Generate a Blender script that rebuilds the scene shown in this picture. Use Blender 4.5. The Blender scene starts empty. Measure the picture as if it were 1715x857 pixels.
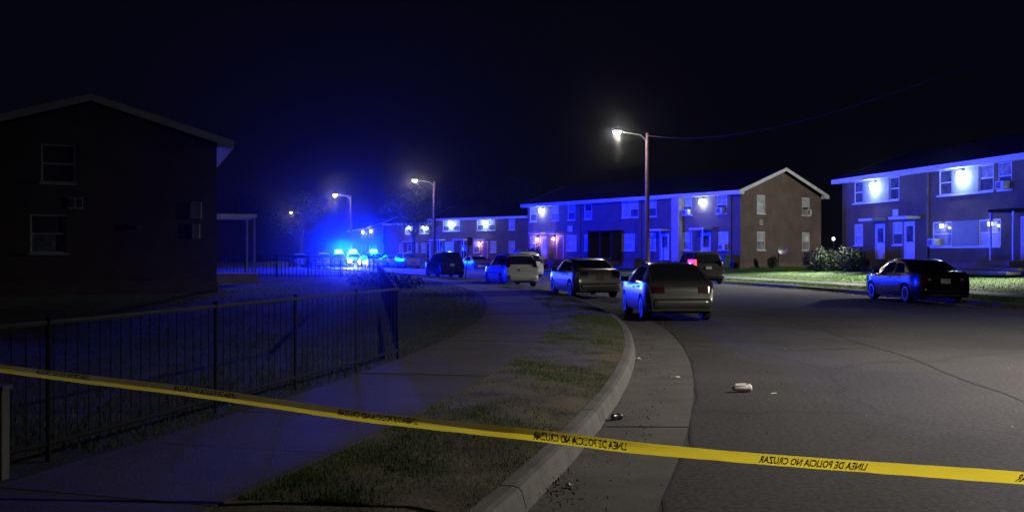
import bpy, bmesh, math, random
import numpy as np
from mathutils import Vector, Matrix
random.seed(7); rng = np.random.default_rng(7)
SC = bpy.context.scene; COL = SC.collection
R = math.radians; PI = math.pi

# ------------------------------------------------------------------ camera
cam_d = bpy.data.cameras.new('camera'); cam = bpy.data.objects.new('camera', cam_d); COL.objects.link(cam)
cam.location = (0, 0, 1.6); cam.rotation_euler = (R(90), 0, 0)
cam_d.sensor_width = 36; cam_d.lens = 36 * 1600 / 1715
cam_d.shift_y = (425 - 428.5) / 1715 * -1 * -1
cam_d.clip_end = 2000; cam_d.clip_start = 0.05
SC.camera = cam
# ------------------------------------------------------------------ night sky and exposure
world = bpy.data.worlds.new('World'); SC.world = world; world.use_nodes = True
wb = world.node_tree.nodes['Background']
wb.inputs['Color'].default_value = (.45, .42, 1.0, 1); wb.inputs['Strength'].default_value = .0036
SC.view_settings.view_transform = 'Standard'; SC.view_settings.look = 'None'
SC.view_settings.exposure = 0; SC.view_settings.gamma = 1; SC.view_settings.use_curve_mapping = False
SC.cycles.use_denoising = True
SC.cycles.sample_clamp_indirect = 4
SC.cycles.max_bounces = 6; SC.cycles.diffuse_bounces = 2; SC.cycles.glossy_bounces = 3; SC.cycles.volume_bounces = 0
HAZE_DENSITY = .00022; HAZE_G = .985
P_STREET = 2600; P_FAR = 900; P_FLOOD = 42; P_PORCH = 45; P_BLUE = 7000
BLUE = (.0, .013, 1.0); COOL = (.62, .82, 1.0); LAMP = (1.0, .92, .82); WARM = (1.0, .55, .42)

# ------------------------------------------------------------------ materials
def nmat(name):
    m = bpy.data.materials.new(name); m.use_nodes = True
    nt = m.node_tree; b = nt.nodes['Principled BSDF']; return m, nt, b
def mat(name, c, rough=.6, metal=0, var=.0, scale=8, bump=0, bscale=60, coat=0, c2=None, detail=4, spec=None):
    m, nt, b = nmat(name); N = nt.nodes; Lk = nt.links
    b.inputs['Base Color'].default_value = (*c, 1); b.inputs['Roughness'].default_value = rough; b.inputs['Metallic'].default_value = metal
    if coat: b.inputs['Coat Weight'].default_value = coat; b.inputs['Coat Roughness'].default_value = .06
    if spec is not None: b.inputs['Specular IOR Level'].default_value = spec
    if var or c2 or bump:
        tc = N.new('ShaderNodeTexCoord')
    if var or c2:
        n = N.new('ShaderNodeTexNoise'); n.inputs['Scale'].default_value = scale; n.inputs['Detail'].default_value = detail; n.inputs['Roughness'].default_value = .65
        Lk.new(tc.outputs['Object'], n.inputs['Vector'])
        r = N.new('ShaderNodeValToRGB'); r.color_ramp.elements[0].position = .32; r.color_ramp.elements[1].position = .68
        c2 = c2 or tuple(min(1, x * (1 + var)) for x in c)
        r.color_ramp.elements[0].color = (*[x * (1 - var) for x in c], 1); r.color_ramp.elements[1].color = (*c2, 1)
        Lk.new(n.outputs['Fac'], r.inputs['Fac']); Lk.new(r.outputs['Color'], b.inputs['Base Color'])
    if bump:
        n2 = N.new('ShaderNodeTexNoise'); n2.inputs['Scale'].default_value = bscale; n2.inputs['Detail'].default_value = 5
        Lk.new(tc.outputs['Object'], n2.inputs['Vector'])
        bp = N.new('ShaderNodeBump'); bp.inputs['Strength'].default_value = bump; bp.inputs['Distance'].default_value = .02
        Lk.new(n2.outputs['Fac'], bp.inputs['Height']); Lk.new(bp.outputs['Normal'], b.inputs['Normal'])
    return m
def emit(name, c, s):
    m, nt, b = nmat(name)
    b.inputs['Base Color'].default_value = (.8, .8, .8, 1)
    b.inputs['Emission Color'].default_value = (*c, 1); b.inputs['Emission Strength'].default_value = s
    m.cycles.emission_sampling = 'NONE'
    return m
def brick_mat(name, c1, c2, mortar):
    m, nt, b = nmat(name); N = nt.nodes; Lk = nt.links
    tc = N.new('ShaderNodeTexCoord'); geo = N.new('ShaderNodeSeparateXYZ'); Lk.new(tc.outputs['Object'], geo.inputs[0])
    add = N.new('ShaderNodeMath'); add.operation = 'ADD'; Lk.new(geo.outputs[0], add.inputs[0]); Lk.new(geo.outputs[1], add.inputs[1])
    cb = N.new('ShaderNodeCombineXYZ'); Lk.new(add.outputs[0], cb.inputs[0]); Lk.new(geo.outputs[2], cb.inputs[1])
    br = N.new('ShaderNodeTexBrick'); br.inputs['Color1'].default_value = (*c1, 1); br.inputs['Color2'].default_value = (*c2, 1); br.inputs['Mortar'].default_value = (*mortar, 1)
    br.inputs['Scale'].default_value = 1; br.inputs['Brick Width'].default_value = .215; br.inputs['Row Height'].default_value = .075; br.inputs['Mortar Size'].default_value = .008
    Lk.new(cb.outputs[0], br.inputs['Vector'])
    n = N.new('ShaderNodeTexNoise'); n.inputs['Scale'].default_value = 1.1; n.inputs['Detail'].default_value = 6; Lk.new(tc.outputs['Object'], n.inputs['Vector'])
    mx = N.new('ShaderNodeMix'); mx.data_type = 'RGBA'; mx.blend_type = 'MULTIPLY'; mx.inputs['Factor'].default_value = .55
    rr = N.new('ShaderNodeValToRGB'); rr.color_ramp.elements[0].color = (.55, .55, .55, 1); rr.color_ramp.elements[1].color = (1.2, 1.2, 1.2, 1)
    rr.color_ramp.elements[0].position = .3; rr.color_ramp.elements[1].position = .7
    Lk.new(n.outputs['Fac'], rr.inputs['Fac']); Lk.new(br.outputs['Color'], mx.inputs[6]); Lk.new(rr.outputs['Color'], mx.inputs[7])
    Lk.new(mx.outputs[2], b.inputs['Base Color']); b.inputs['Roughness'].default_value = .85
    bp = N.new('ShaderNodeBump'); bp.inputs['Strength'].default_value = .5; bp.inputs['Distance'].default_value = .01; bp.invert = True
    Lk.new(br.outputs['Fac'], bp.inputs['Height']); Lk.new(bp.outputs['Normal'], b.inputs['Normal'])
    return m
def asphalt_mat():
    m, nt, b = nmat('asphalt'); N = nt.nodes; Lk = nt.links
    tc = N.new('ShaderNodeTexCoord')
    n = N.new('ShaderNodeTexNoise'); n.inputs['Scale'].default_value = .22; n.inputs['Detail'].default_value = 8; n.inputs['Roughness'].default_value = .62; n.inputs['Distortion'].default_value = .6
    f = N.new('ShaderNodeTexNoise'); f.inputs['Scale'].default_value = 90; f.inputs['Detail'].default_value = 3
    v = N.new('ShaderNodeTexVoronoi'); v.feature = 'DISTANCE_TO_EDGE'; v.inputs['Scale'].default_value = .16
    nd = N.new('ShaderNodeTexNoise'); nd.inputs['Scale'].default_value = .5; nd.inputs['Detail'].default_value = 6
    vm = N.new('ShaderNodeVectorMath'); vm.operation = 'MULTIPLY_ADD'; vm.inputs[1].default_value = (2.2, 2.2, 0)
    Lk.new(tc.outputs['Object'], nd.inputs['Vector']); Lk.new(nd.outputs['Color'], vm.inputs[0]); Lk.new(tc.outputs['Object'], vm.inputs[2]); Lk.new(vm.outputs[0], v.inputs['Vector'])
    for t in (n, f): Lk.new(tc.outputs['Object'], t.inputs['Vector'])
    r = N.new('ShaderNodeValToRGB'); r.color_ramp.elements[0].position = .34; r.color_ramp.elements[0].color = (.036, .0345, .036, 1)
    r.color_ramp.elements[1].position = .68; r.color_ramp.elements[1].color = (.060, .058, .060, 1)
    Lk.new(n.outputs['Fac'], r.inputs['Fac'])
    r2 = N.new('ShaderNodeValToRGB'); r2.color_ramp.elements[0].position = .3; r2.color_ramp.elements[0].color = (.55, .55, .55, 1); r2.color_ramp.elements[1].position = .7; r2.color_ramp.elements[1].color = (1.35, 1.35, 1.35, 1)
    Lk.new(f.outputs['Fac'], r2.inputs['Fac'])
    m1 = N.new('ShaderNodeMix'); m1.data_type = 'RGBA'; m1.blend_type = 'MULTIPLY'; m1.inputs['Factor'].default_value = .8
    Lk.new(r.outputs['Color'], m1.inputs[6]); Lk.new(r2.outputs['Color'], m1.inputs[7])
    g = N.new('ShaderNodeTexNoise'); g.inputs['Scale'].default_value = 22; g.inputs['Detail'].default_value = 2; Lk.new(tc.outputs['Object'], g.inputs['Vector'])
    rg = N.new('ShaderNodeValToRGB'); rg.color_ramp.elements[0].position = .35; rg.color_ramp.elements[0].color = (.66, .66, .66, 1); rg.color_ramp.elements[1].position = .65; rg.color_ramp.elements[1].color = (1.3, 1.28, 1.25, 1)
    mg = N.new('ShaderNodeMix'); mg.data_type = 'RGBA'; mg.blend_type = 'MULTIPLY'; mg.inputs['Factor'].default_value = 1
    Lk.new(g.outputs['Fac'], rg.inputs['Fac']); Lk.new(m1.outputs[2], mg.inputs[6]); Lk.new(rg.outputs['Color'], mg.inputs[7]); m1 = mg
    r3 = N.new('ShaderNodeValToRGB'); r3.color_ramp.elements[0].position = .0; r3.color_ramp.elements[0].color = (.42, .42, .42, 1); r3.color_ramp.elements[1].position = .012; r3.color_ramp.elements[1].color = (1, 1, 1, 1)
    Lk.new(v.outputs['Distance'], r3.inputs['Fac'])
    m2 = N.new('ShaderNodeMix'); m2.data_type = 'RGBA'; m2.blend_type = 'MULTIPLY'; m2.inputs['Factor'].default_value = .4
    Lk.new(m1.outputs[2], m2.inputs[6]); Lk.new(r3.outputs['Color'], m2.inputs[7]); Lk.new(m2.outputs[2], b.inputs['Base Color'])
    b.inputs['Roughness'].default_value = .8; b.inputs['Specular IOR Level'].default_value = .3
    bp = N.new('ShaderNodeBump'); bp.inputs['Strength'].default_value = .35; bp.inputs['Distance'].default_value = .006
    Lk.new(f.outputs['Fac'], bp.inputs['Height']); Lk.new(bp.outputs['Normal'], b.inputs['Normal'])
    return m
def tape_mat():
    m, nt, b = nmat('tape_plastic'); N = nt.nodes; Lk = nt.links; c = (1.0, .80, .03, 1)
    b.inputs['Base Color'].default_value = (.8, .62, .02, 1); b.inputs['Roughness'].default_value = .3
    t = N.new('ShaderNodeBsdfTranslucent'); t.inputs['Color'].default_value = c
    mx = N.new('ShaderNodeMixShader'); mx.inputs[0].default_value = .93
    Lk.new(b.outputs[0], mx.inputs[1]); Lk.new(t.outputs[0], mx.inputs[2]); Lk.new(mx.outputs[0], nt.nodes['Material Output'].inputs['Surface']); return m
M = dict(
    asphalt=asphalt_mat(),
    concrete=mat('gutter_concrete', (.08, .075, .068), .85, var=.28, scale=1.6, bump=.25, bscale=40, detail=8),
    curb=mat('curb_concrete', (.115, .112, .103), .85, var=.3, scale=2.2, bump=.3, bscale=35, detail=8),
    walk=mat('walk_concrete', (.048, .041, .034), .85, var=.25, scale=1.3, bump=.25, bscale=40, detail=8),
    soil=mat('soil_and_turf', (.05, .05, .028), .95, var=.5, scale=2.0, bump=.8, bscale=30, detail=8, c2=(.12, .10, .07)),
    lawn=mat('lawn_turf', (.04, .11, .008), .95, var=.35, scale=1.2, bump=1, bscale=45, detail=8, c2=(.08, .14, .02)),
    ground=mat('far_ground', (.04, .05, .025), .95, var=.3, scale=.3),
    grass=mat('grass_blades', (.045, .10, .015), .85, var=.45, scale=3, c2=(.09, .14, .03), spec=.15),
    lawngrass=mat('lawn_blades', (.04, .13, .008), .9, var=.35, scale=2, c2=(.08, .17, .015), spec=.2),
    brick1=brick_mat('brown_brick', (.14, .095, .04), (.11, .075, .033), (.13, .105, .05)),
    brick=brick_mat('red_brown_brick', (.15, .105, .082), (.115, .08, .065), (.165, .14, .115)),
    brick2=brick_mat('dull_brown_brick', (.16, .105, .075), (.13, .085, .06), (.17, .14, .11)),
    found=mat('foundation', (.17, .12, .105), .9, var=.2, scale=2),
    white=mat('white_paint', (.62, .64, .66), .55, var=.1, scale=3),
    panel=mat('pale_siding', (.24, .28, .17), .7, var=.12, scale=2),
    pilaster=mat('pale_render', (.42, .36, .32), .8, var=.15, scale=2),
    shingle=mat('roof_shingle', (.013, .012, .012), 1.0, var=.3, scale=6, bump=.5, bscale=30, spec=.05),
    blind=mat('window_blind', (.42, .46, .48), .25, var=.25, scale=2.5),
    pane=mat('dark_glass', (.09, .10, .115), .08, var=.6, scale=1.2),
    pane_mid=mat('curtained_glass', (.25, .28, .3), .12, var=.5, scale=2.2),
    door_dark=mat('brown_door', (.04, .03, .022), .9, var=.2, scale=3, spec=.1),
    door_red=mat('red_door', (.25, .05, .045), .5, var=.2),
    door_white=mat('white_storm_door', (.6, .62, .64), .4, var=.1),
    ac=mat('ac_plastic', (.62, .62, .58), .5), acgrille=mat('ac_grille', (.12, .12, .12), .6),
    metal=mat('dark_iron', (.022, .022, .025), .85, 0, spec=.1), rail=mat('lit_top_rail', (.04, .04, .044), .85), steel=mat('galvanised', (.36, .37, .38), .45, .7, var=.15, scale=10),  # rail: lighter colour painted in for the light on the fence tops
    wood=mat('weathered_pole_wood', (.13, .075, .042), .9, var=.35, scale=5, bump=.4, bscale=20),
    lampgrey=mat('lamp_housing', (.25, .25, .25), .5, .3),
    rubber=mat('tyre_rubber', (.016, .016, .017), .75, var=.2), rim=mat('alloy', (.55, .55, .57), .28, .85), hubcap=mat('steel_hubcap', (.3, .3, .31), .4, .7),
    black=mat('black_trim', (.012, .012, .013), .45), under=mat('underbody', (.01, .01, .01), .8),
    glass=mat('car_glass', (.012, .014, .016), .05, spec=.6),
    red=mat('tail_lens', (.03, .0015, .002), .15), amber=mat('amber_lens', (.35, .12, .02), .15), clear=mat('head_lens', (.22, .22, .23), .12),
    plate=mat('licence_plate', (.38, .39, .40), .4, var=.15, scale=30), chrome=mat('chrome', (.6, .6, .6), .15, 1),
    bark=mat('bark', (.07, .05, .035), .9, var=.4, scale=8, bump=.6, bscale=25),
    leaf=mat('tree_leaf', (.028, .045, .013), .7, var=.4, scale=1.5), leaf2=mat('bush_leaf', (.013, .025, .005), .95, var=.4, scale=4),
    tape=tape_mat(), ink=mat('tape_ink', (.02, .015, .01), .5),
    binblue=mat('blue_bin', (.02, .05, .45), .5), bingreen=mat('green_bin', (.03, .08, .04), .5),
    cup=mat('paper_cup', (.5, .40, .35), .6, var=.2), paper=mat('white_paper', (.7, .7, .68), .7), can=mat('dented_can', (.1, .1, .12), .3, .8),
    deadleaf=mat('dead_leaf', (.09, .06, .03), .8, var=.4, scale=20), signback=mat('sign_back', (.16, .17, .15), .6, .4),
    wire=mat('cable', (.06, .055, .05), .95, spec=.0),
    lens_cool=emit('flood_lens', COOL, 60), lens_lamp=emit('lamp_lens', (1, .85, .66), 40), lens_warm=emit('lantern_glass', WARM, 25),
    lens_blue=emit('blue_strobe', (.10, .62, 1.0), 14), head=emit('lit_headlight', (1, .97, .92), 60), brake=emit('lit_tail_lamp', (1, .02, .03), 3.0),
    lit=emit('lit_lamp_small', (.85, .9, 1), 5))
def paint(name, c, metal=.35, rough=.3): return mat('paint_' + name, c, rough, metal, coat=.6)

# ------------------------------------------------------------------ mesh helpers
class MB:
    def __init__(s): s.v = []; s.f = []
    def add(s, vs, fs):
        n = len(s.v); s.v.extend([tuple(v) for v in vs]); s.f.extend([tuple(i + n for i in f) for f in fs]); return s
    def box(s, x0, x1, y0, y1, z0, z1, T=None):
        vs = [(x, y, z) for z in (z0, z1) for y in (y0, y1) for x in (x0, x1)]
        if T: vs = [T(*v) for v in vs]
        return s.add(vs, [(0, 2, 3, 1), (4, 5, 7, 6), (0, 1, 5, 4), (2, 6, 7, 3), (0, 4, 6, 2), (1, 3, 7, 5)])
    def tube(s, pts, rad, n=8, cap=True):
        pts = [Vector(p) for p in pts]; rad = rad if hasattr(rad, '__len__') else [rad] * len(pts)
        vs = []; fs = []
        for i, p in enumerate(pts):
            d = (pts[min(i + 1, len(pts) - 1)] - pts[max(i - 1, 0)]).normalized()
            a = d.orthogonal().normalized() if abs(d.z) > .95 else d.cross(Vector((0, 0, 1))).normalized()
            if abs(d.z) > .95: a = (Vector((1, 0, 0)) - d * d.x).normalized()
            b = d.cross(a)
            for k in range(n):
                t = 2 * PI * k / n; vs.append(p + (a * math.cos(t) + b * math.sin(t)) * rad[i])
        for i in range(len(pts) - 1):
            for k in range(n):
                fs.append((i * n + k, i * n + (k + 1) % n, (i + 1) * n + (k + 1) % n, (i + 1) * n + k))
        if cap: fs += [tuple(range(n))[::-1], tuple(range((len(pts) - 1) * n, len(pts) * n))]
        return s.add(vs, fs)
    def lathe(s, prof, n=20, T=None):
        vs = []; fs = []
        for r, z in prof:
            for k in range(n):
                t = 2 * PI * k / n; v = (r * math.cos(t), r * math.sin(t), z); vs.append(T(*v) if T else v)
        for i in range(len(prof) - 1):
            for k in range(n): fs.append((i * n + k, i * n + (k + 1) % n, (i + 1) * n + (k + 1) % n, (i + 1) * n + k))
        fs += [tuple(range(n))[::-1], tuple(range((len(prof) - 1) * n, len(prof) * n))]
        return s.add(vs, fs)
    def grid(s, P):                       # P[i][j] points
        n, m = len(P), len(P[0]); vs = [p for row in P for p in row]
        return s.add(vs, [(i * m + j, i * m + j + 1, (i + 1) * m + j + 1, (i + 1) * m + j) for i in range(n - 1) for j in range(m - 1)])
    def mesh(s, name, m, smooth=False, angle=40):
        me = bpy.data.meshes.new(name); me.from_pydata(s.v, [], s.f); me.materials.append(m)
        bm = bmesh.new(); bm.from_mesh(me); bmesh.ops.remove_doubles(bm, verts=bm.verts, dist=1e-5)
        bmesh.ops.recalc_face_normals(bm, faces=bm.faces); bm.to_mesh(me); bm.free()
        if smooth:
            me.polygons.foreach_set('use_smooth', [True] * len(me.polygons)); me.set_sharp_from_angle(angle=R(angle))
        me.update(); return me
    def build(s, name, m, parent=None, smooth=False, angle=40, bevel=0):
        o = bpy.data.objects.new(name, s.mesh(name, m, smooth, angle)); COL.objects.link(o)
        if parent: o.parent = parent
        if bevel:
            bv = o.modifiers.new('bevel', 'BEVEL'); bv.width = bevel; bv.segments = 2; bv.limit_method = 'ANGLE'
        return o
def inst(name, me, parent=None, loc=(0, 0, 0), rot=(0, 0, 0)):
    o = bpy.data.objects.new(name, me); COL.objects.link(o); o.location = loc; o.rotation_euler = rot
    if parent: o.parent = parent
    return o
def empty(name, loc=(0, 0, 0), rz=0):
    o = bpy.data.objects.new(name, None); COL.objects.link(o); o.location = loc; o.rotation_euler = (0, 0, rz); o.empty_display_size = .3; return o
def tag(o, label, cat, group=None):
    o['label'] = label; o['category'] = cat
    if group: o['group'] = group
    return o
def struct(o): o['kind'] = 'structure'; return o
def stuff(o): o['kind'] = 'stuff'; return o
def copy_tree(o, parent=None):
    c = o.copy(); COL.objects.link(c)
    if parent: c.parent = parent
    for ch in list(o.children): copy_tree(ch, c)
    return c
def light(name, kind, loc, power, color, parent=None, radius=.1, target=None, angle=None, blend=1):
    d = bpy.data.lights.new(name, kind); d.energy = power; d.color = color; d.shadow_soft_size = radius
    o = bpy.data.objects.new(name, d); COL.objects.link(o); o.location = loc
    if parent: o.parent = parent
    if kind == 'SPOT':
        d.spot_size = angle; d.spot_blend = blend
        o.rotation_euler = (Vector(target) - Vector(loc)).to_track_quat('-Z', 'Y').to_euler()
    return o
def raw_mesh(name, v, f, m, k):           # numpy verts and k-gon faces
    me = bpy.data.meshes.new(name); nf = len(f)
    me.vertices.add(len(v)); me.vertices.foreach_set('co', v.astype(np.float32).ravel())
    me.loops.add(nf * k); me.loops.foreach_set('vertex_index', f.astype(np.int32).ravel())
    me.polygons.add(nf); me.polygons.foreach_set('loop_start', np.arange(nf, dtype=np.int32) * k); me.polygons.foreach_set('loop_total', np.full(nf, k, dtype=np.int32))
    me.materials.append(m); me.update(calc_edges=True); return me

# ------------------------------------------------------------------ the street's reference line (left curb face)
DS = .25; S0 = -60; S1 = 300
def phi(s): return max(-.75, s / 67) if s < 0 else min(s / 105, .40)
_S = np.arange(0, S1 + DS, DS); fw = [(2.55, 24.)]
for s in _S[:-1]:
    p = phi(s + DS / 2); fw.append((fw[-1][0] - math.sin(p) * DS, fw[-1][1] + math.cos(p) * DS))
_B = np.arange(0, -S0 + DS, DS); bw = [(2.55, 24.)]
for s in _B[:-1]:
    p = phi(-(s + DS / 2)); bw.append((bw[-1][0] + math.sin(p) * DS, bw[-1][1] - math.cos(p) * DS))
TS = np.concatenate([-_B[::-1], _S[1:]]); TX = np.array([p[0] for p in bw[::-1]] + [p[0] for p in fw[1:]]); TY = np.array([p[1] for p in bw[::-1]] + [p[1] for p in fw[1:]])
def at(s, off, z=0.):
    p = phi(s); return (float(np.interp(s, TS, TX)) + math.cos(p) * off, float(np.interp(s, TS, TY)) + math.sin(p) * off, z)
def s_at(Y, off):
    best = None
    for s in np.arange(S0, S1, .5):
        d = abs(at(s, off)[1] - Y)
        if best is None or d < best[0]: best = (d, s)
    return best[1]
def sof(x, y):                            # (s, off) of a point
    d2 = (TX - x) ** 2 + (TY - y) ** 2; i = int(np.argmin(d2)); p = phi(TS[i])
    return TS[i], (x - TX[i]) * math.cos(p) + (y - TY[i]) * math.sin(p)
LAWN = [(12.48, .13), (13.8, .19), (15.2, .23), (17, .30), (21, .52), (24, .62), (60, .6), (75, -.2)]
def zlawn(off): return float(np.interp(off, [a for a, b in LAWN], [b for a, b in LAWN]))
def zground(x, y):
    s, o = sof(x, y)
    if o > 12.3: return zlawn(o)
    if o > 0: return 0.
    return .14
def strip(name, offs, zs, s0, s1, ds, m, jitter=0):
    g = [[(at(s, o)[0], at(s, o)[1], z + (random.uniform(-jitter, jitter) if 0 < j < len(offs) - 1 else 0)) for j, (o, z) in enumerate(zip(offs, zs))] for s in np.arange(s0, s1 + .01, ds)]
    o = MB().grid(g).build(name, m, smooth=True, angle=60); return struct(o)
strip('road', list(np.linspace(.8, 11.5, 6)), [0] * 6, -56, 290, 2, M['asphalt'])
strip('left_verge', [-.16, -.5, -.9, -1.3, -1.62], [.125, .15, .16, .155, .135], -40, 280, 1, M['soil'], .008)
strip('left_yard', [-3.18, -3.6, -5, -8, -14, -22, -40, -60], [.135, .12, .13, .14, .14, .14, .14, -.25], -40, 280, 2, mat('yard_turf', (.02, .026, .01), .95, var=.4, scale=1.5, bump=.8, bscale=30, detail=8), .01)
strip('right_verge', [12.46, 12.9, 13.4, 13.82], [.125, .17, .2, .185], -40, 280, 2, M['lawn'], .008)
strip('right_lawn', [15.18, 16, 17, 19, 21, 24, 30, 60, 75], [.225, .27, .30, .42, .52, .62, .6, .6, -.25], -40, 280, 2, M['lawn'], .01)
struct(MB().grid([[(x, y, -.3) for x in np.linspace(-290, 290, 9)] for y in np.linspace(-60, 400, 9)]).build('ground', M['ground']))

def slabs(name, piece, o0, o1, zf, s0, s1, step, gap, m, thick=.25, n=3, bev=.008, prof=None):
    root = struct(empty(name)); k = s0
    while k < s1:
        dz = random.uniform(-.004, .004); mb = MB(); rows = []
        P = prof or [(o0, zf(o0) - thick), (o0, zf(o0)), (o1, zf(o1)), (o1, zf(o1) - thick)]
        for s in np.linspace(k + gap / 2, k + step - gap / 2, n):
            rows.append([(at(s, o)[0], at(s, o)[1], z + dz) for o, z in P] + [(at(s, P[0][0])[0], at(s, P[0][0])[1], P[0][1] + dz)])
        mb.grid(rows); q = len(P) + 1
        mb.f.append(tuple(range(len(P)))); mb.f.append(tuple((n - 1) * q + i for i in range(len(P)))[::-1])
        mb.build(piece, m, root); k += step
    return root
CP = [(.0, -.2), (.0, -.02), (-.03, .095), (-.05, .122), (-.09, .132), (-.18, .13), (-.18, -.2)]
slabs('left_gutter', 'gutter_slab', .006, .8, lambda o: -.022 + .03 * (o / .8), -24.3, 90, 3.05, .018, M['concrete'])
slabs('left_curb', 'curb_section', 0, 0, None, -24.3, 90, 3.05, .012, M['curb'], prof=CP)
slabs('left_sidewalk', 'paving_slab', -1.6, -3.2, lambda o: .145, -22.3, 62, 1.55, .01, M['walk'], n=2)
strip('left_sidewalk_far', [-1.6, -3.2], [.145, .145], 62, 280, 4, M['walk'])
CR = [(12.3 - o, z) for o, z in CP]
slabs('right_gutter', 'gutter_slab', 11.5, 12.294, lambda o: .008 - .03 * ((o - 11.5) / .8), -24.3, 90, 3.05, .018, M['concrete'])
slabs('right_curb', 'curb_section', 0, 0, None, -24.3, 90, 3.05, .012, M['curb'], prof=CR)
slabs('right_sidewalk', 'paving_slab', 13.8, 15.2, lambda o: .19 + .04 * (o - 13.8) / 1.4, -10, 70, 1.55, .016, M['curb'], n=2)
strip('curb_far', [11.5, 12.29, 12.3, 12.48], [.004, -.015, .13, .13], 90.2, 285, 4, M['curb'])
strip('left_curb_far', [.8, .01, 0, -.18], [.004, -.015, .13, .13], 90.2, 285, 4, M['curb'])

# ------------------------------------------------------------------ buildings
def wall(mb, Mp, a0, a1, z0, z1, holes, depth=.11):
    xs = sorted({a0, a1} | {h[i] for h in holes for i in (0, 1)}); zs = sorted({z0, z1} | {h[i] for h in holes for i in (2, 3)})
    for i in range(len(xs) - 1):
        for j in range(len(zs) - 1):
            cx, cz = (xs[i] + xs[i + 1]) / 2, (zs[j] + zs[j + 1]) / 2
            if any(h[0] < cx < h[1] and h[2] < cz < h[3] for h in holes): continue
            mb.add([Mp(xs[i], zs[j], 0), Mp(xs[i + 1], zs[j], 0), Mp(xs[i + 1], zs[j + 1], 0), Mp(xs[i], zs[j + 1], 0)], [(0, 1, 2, 3)])
    for h in holes:
        c = [(h[0], h[2]), (h[1], h[2]), (h[1], h[3]), (h[0], h[3])]
        for k in range(4):
            p, q = c[k], c[(k + 1) % 4]
            mb.add([Mp(*p, 0), Mp(*p, depth), Mp(*q, depth), Mp(*q, 0)], [(0, 1, 2, 3)])
        mb.add([Mp(*p, depth) for p in c], [(0, 1, 2, 3)])
def abox(mb, Mp, a0, a1, z0, z1, d0, d1):
    mb.box(a0, a1, z0, z1, d0, d1, T=lambda a, z, d: Mp(a, z, d)); return mb
def window(root, Mp, h, up='blind', lo='pane', sill=True, ac=None):
    a0, a1, z0, z1 = h; t = .055; zm = (z0 + z1) / 2; mb = MB()
    abox(mb, Mp, a0, a0 + t, z0, z1, .015, .09); abox(mb, Mp, a1 - t, a1, z0, z1, .015, .09)
    abox(mb, Mp, a0 + t, a1 - t, z0, z0 + t, .017, .09); abox(mb, Mp, a0 + t, a1 - t, z1 - t, z1, .017, .09)
    abox(mb, Mp, a0 + t, a1 - t, zm - .03, zm + .03, .025, .09)
    w = mb.build('window', M['white'], root)
    abox(MB(), Mp, a0 + t, a1 - t, zm + .03, z1 - t, .05, .07).build('pane', M[up], w)
    abox(MB(), Mp, a0 + t, a1 - t, z0 + t, zm - .03, .062, .082).build('pane', M[lo], w)
    if sill: abox(MB(), Mp, a0 - .06, a1 + .06, z0 - .07, z0 - .003, -.06, .1).build('sill', M['white'], w)
    if ac:
        c = (a0 + a1) / 2 + (ac if isinstance(ac, float) else 0)
        u = abox(MB(), Mp, c - .3, c + .3, z0 + .01, z0 + .42, -.32, .06).build('air_conditioner', M['ac'], root, bevel=.02)
        abox(MB(), Mp, c - .25, c + .08, z0 + .06, z0 + .37, -.332, -.318).build('grille', M['acgrille'], u)
def door(root, Mp, a0, a1, z0, z1, m, glass=True, gm='pane'):
    d = abox(MB(), Mp, a0 + .06, a1 - .06, z0 + .02, z1 - .06, .03, .085).build('door', M[m], root)
    f = MB(); abox(f, Mp, a0, a0 + .058, z0, z1, -.01, .1); abox(f, Mp, a1 - .058, a1, z0, z1, -.01, .1); abox(f, Mp, a0 + .058, a1 - .058, z1 - .058, z1, -.012, .1)
    f.build('frame', M['white'], d)
    if glass: abox(MB(), Mp, a0 + .2, a1 - .2, z0 + 1.0, z1 - .25, .018, .04).build('pane', M[gm], d)
    abox(MB(), Mp, a1 - .16, a1 - .12, z0 + .95, z0 + 1.07, -.03, .03).build('handle', M['chrome'], d)
def canopy(root, Mp, a0, a1, z, out=1.1, posts=True, zf=0, white=True):
    c = abox(MB(), Mp, a0, a1, z, z + .14, -out, -.004).build('porch_canopy', M['white' if white else 'shingle'], root)
    if posts:
        for a in (a0 + .08, a1 - .08):
            abox(MB(), Mp, a - .035, a + .035, zf, z - .003, -out + .06, -out + .13).build('post', M['steel'], c)
    abox(MB(), Mp, a0 + .1, a1 - .1, zf - .45, zf - .02, -out - .1, -.004).build('porch_step', M['found'], root)
def flood(root, Mp, a, z, power=None, out=.22, color=COOL, beam=0):
    mb = MB(); abox(mb, Mp, a - .14, a + .14, z, z + .16, -.2, -.003)
    w = mb.build('flood_lamp', M['lampgrey'], root)
    abox(MB(), Mp, a - .17, a + .17, z - .30, z - .003, -.25, -.06).build('lens', M['lens_cool'], w)
    light('flood_light', 'POINT', Mp(a, z - .40, -out - .14), power or P_FLOOD, color, root, .13)
    if beam: light('flood_beam', 'SPOT', Mp(a, z - .42, -out - .14), beam, (1, .97, .86), root, .12, target=Mp(a, z - 6.3, -out - 8), angle=R(82), blend=1)
def lantern(root, Mp, a, z, power=None, m='lens_warm', color=WARM):
    w = abox(MB(), Mp, a - .08, a + .08, z + .2, z + .25, -.18, -.003).build('porch_lantern', M['black'], root)
    abox(MB(), Mp, a - .065, a + .065, z, z + .197, -.16, -.03).build('lantern_glass', M[m], w)
    if power: light('porch_light', 'POINT', Mp(a, z + .0, -.3), power, color, root, .08)
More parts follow.
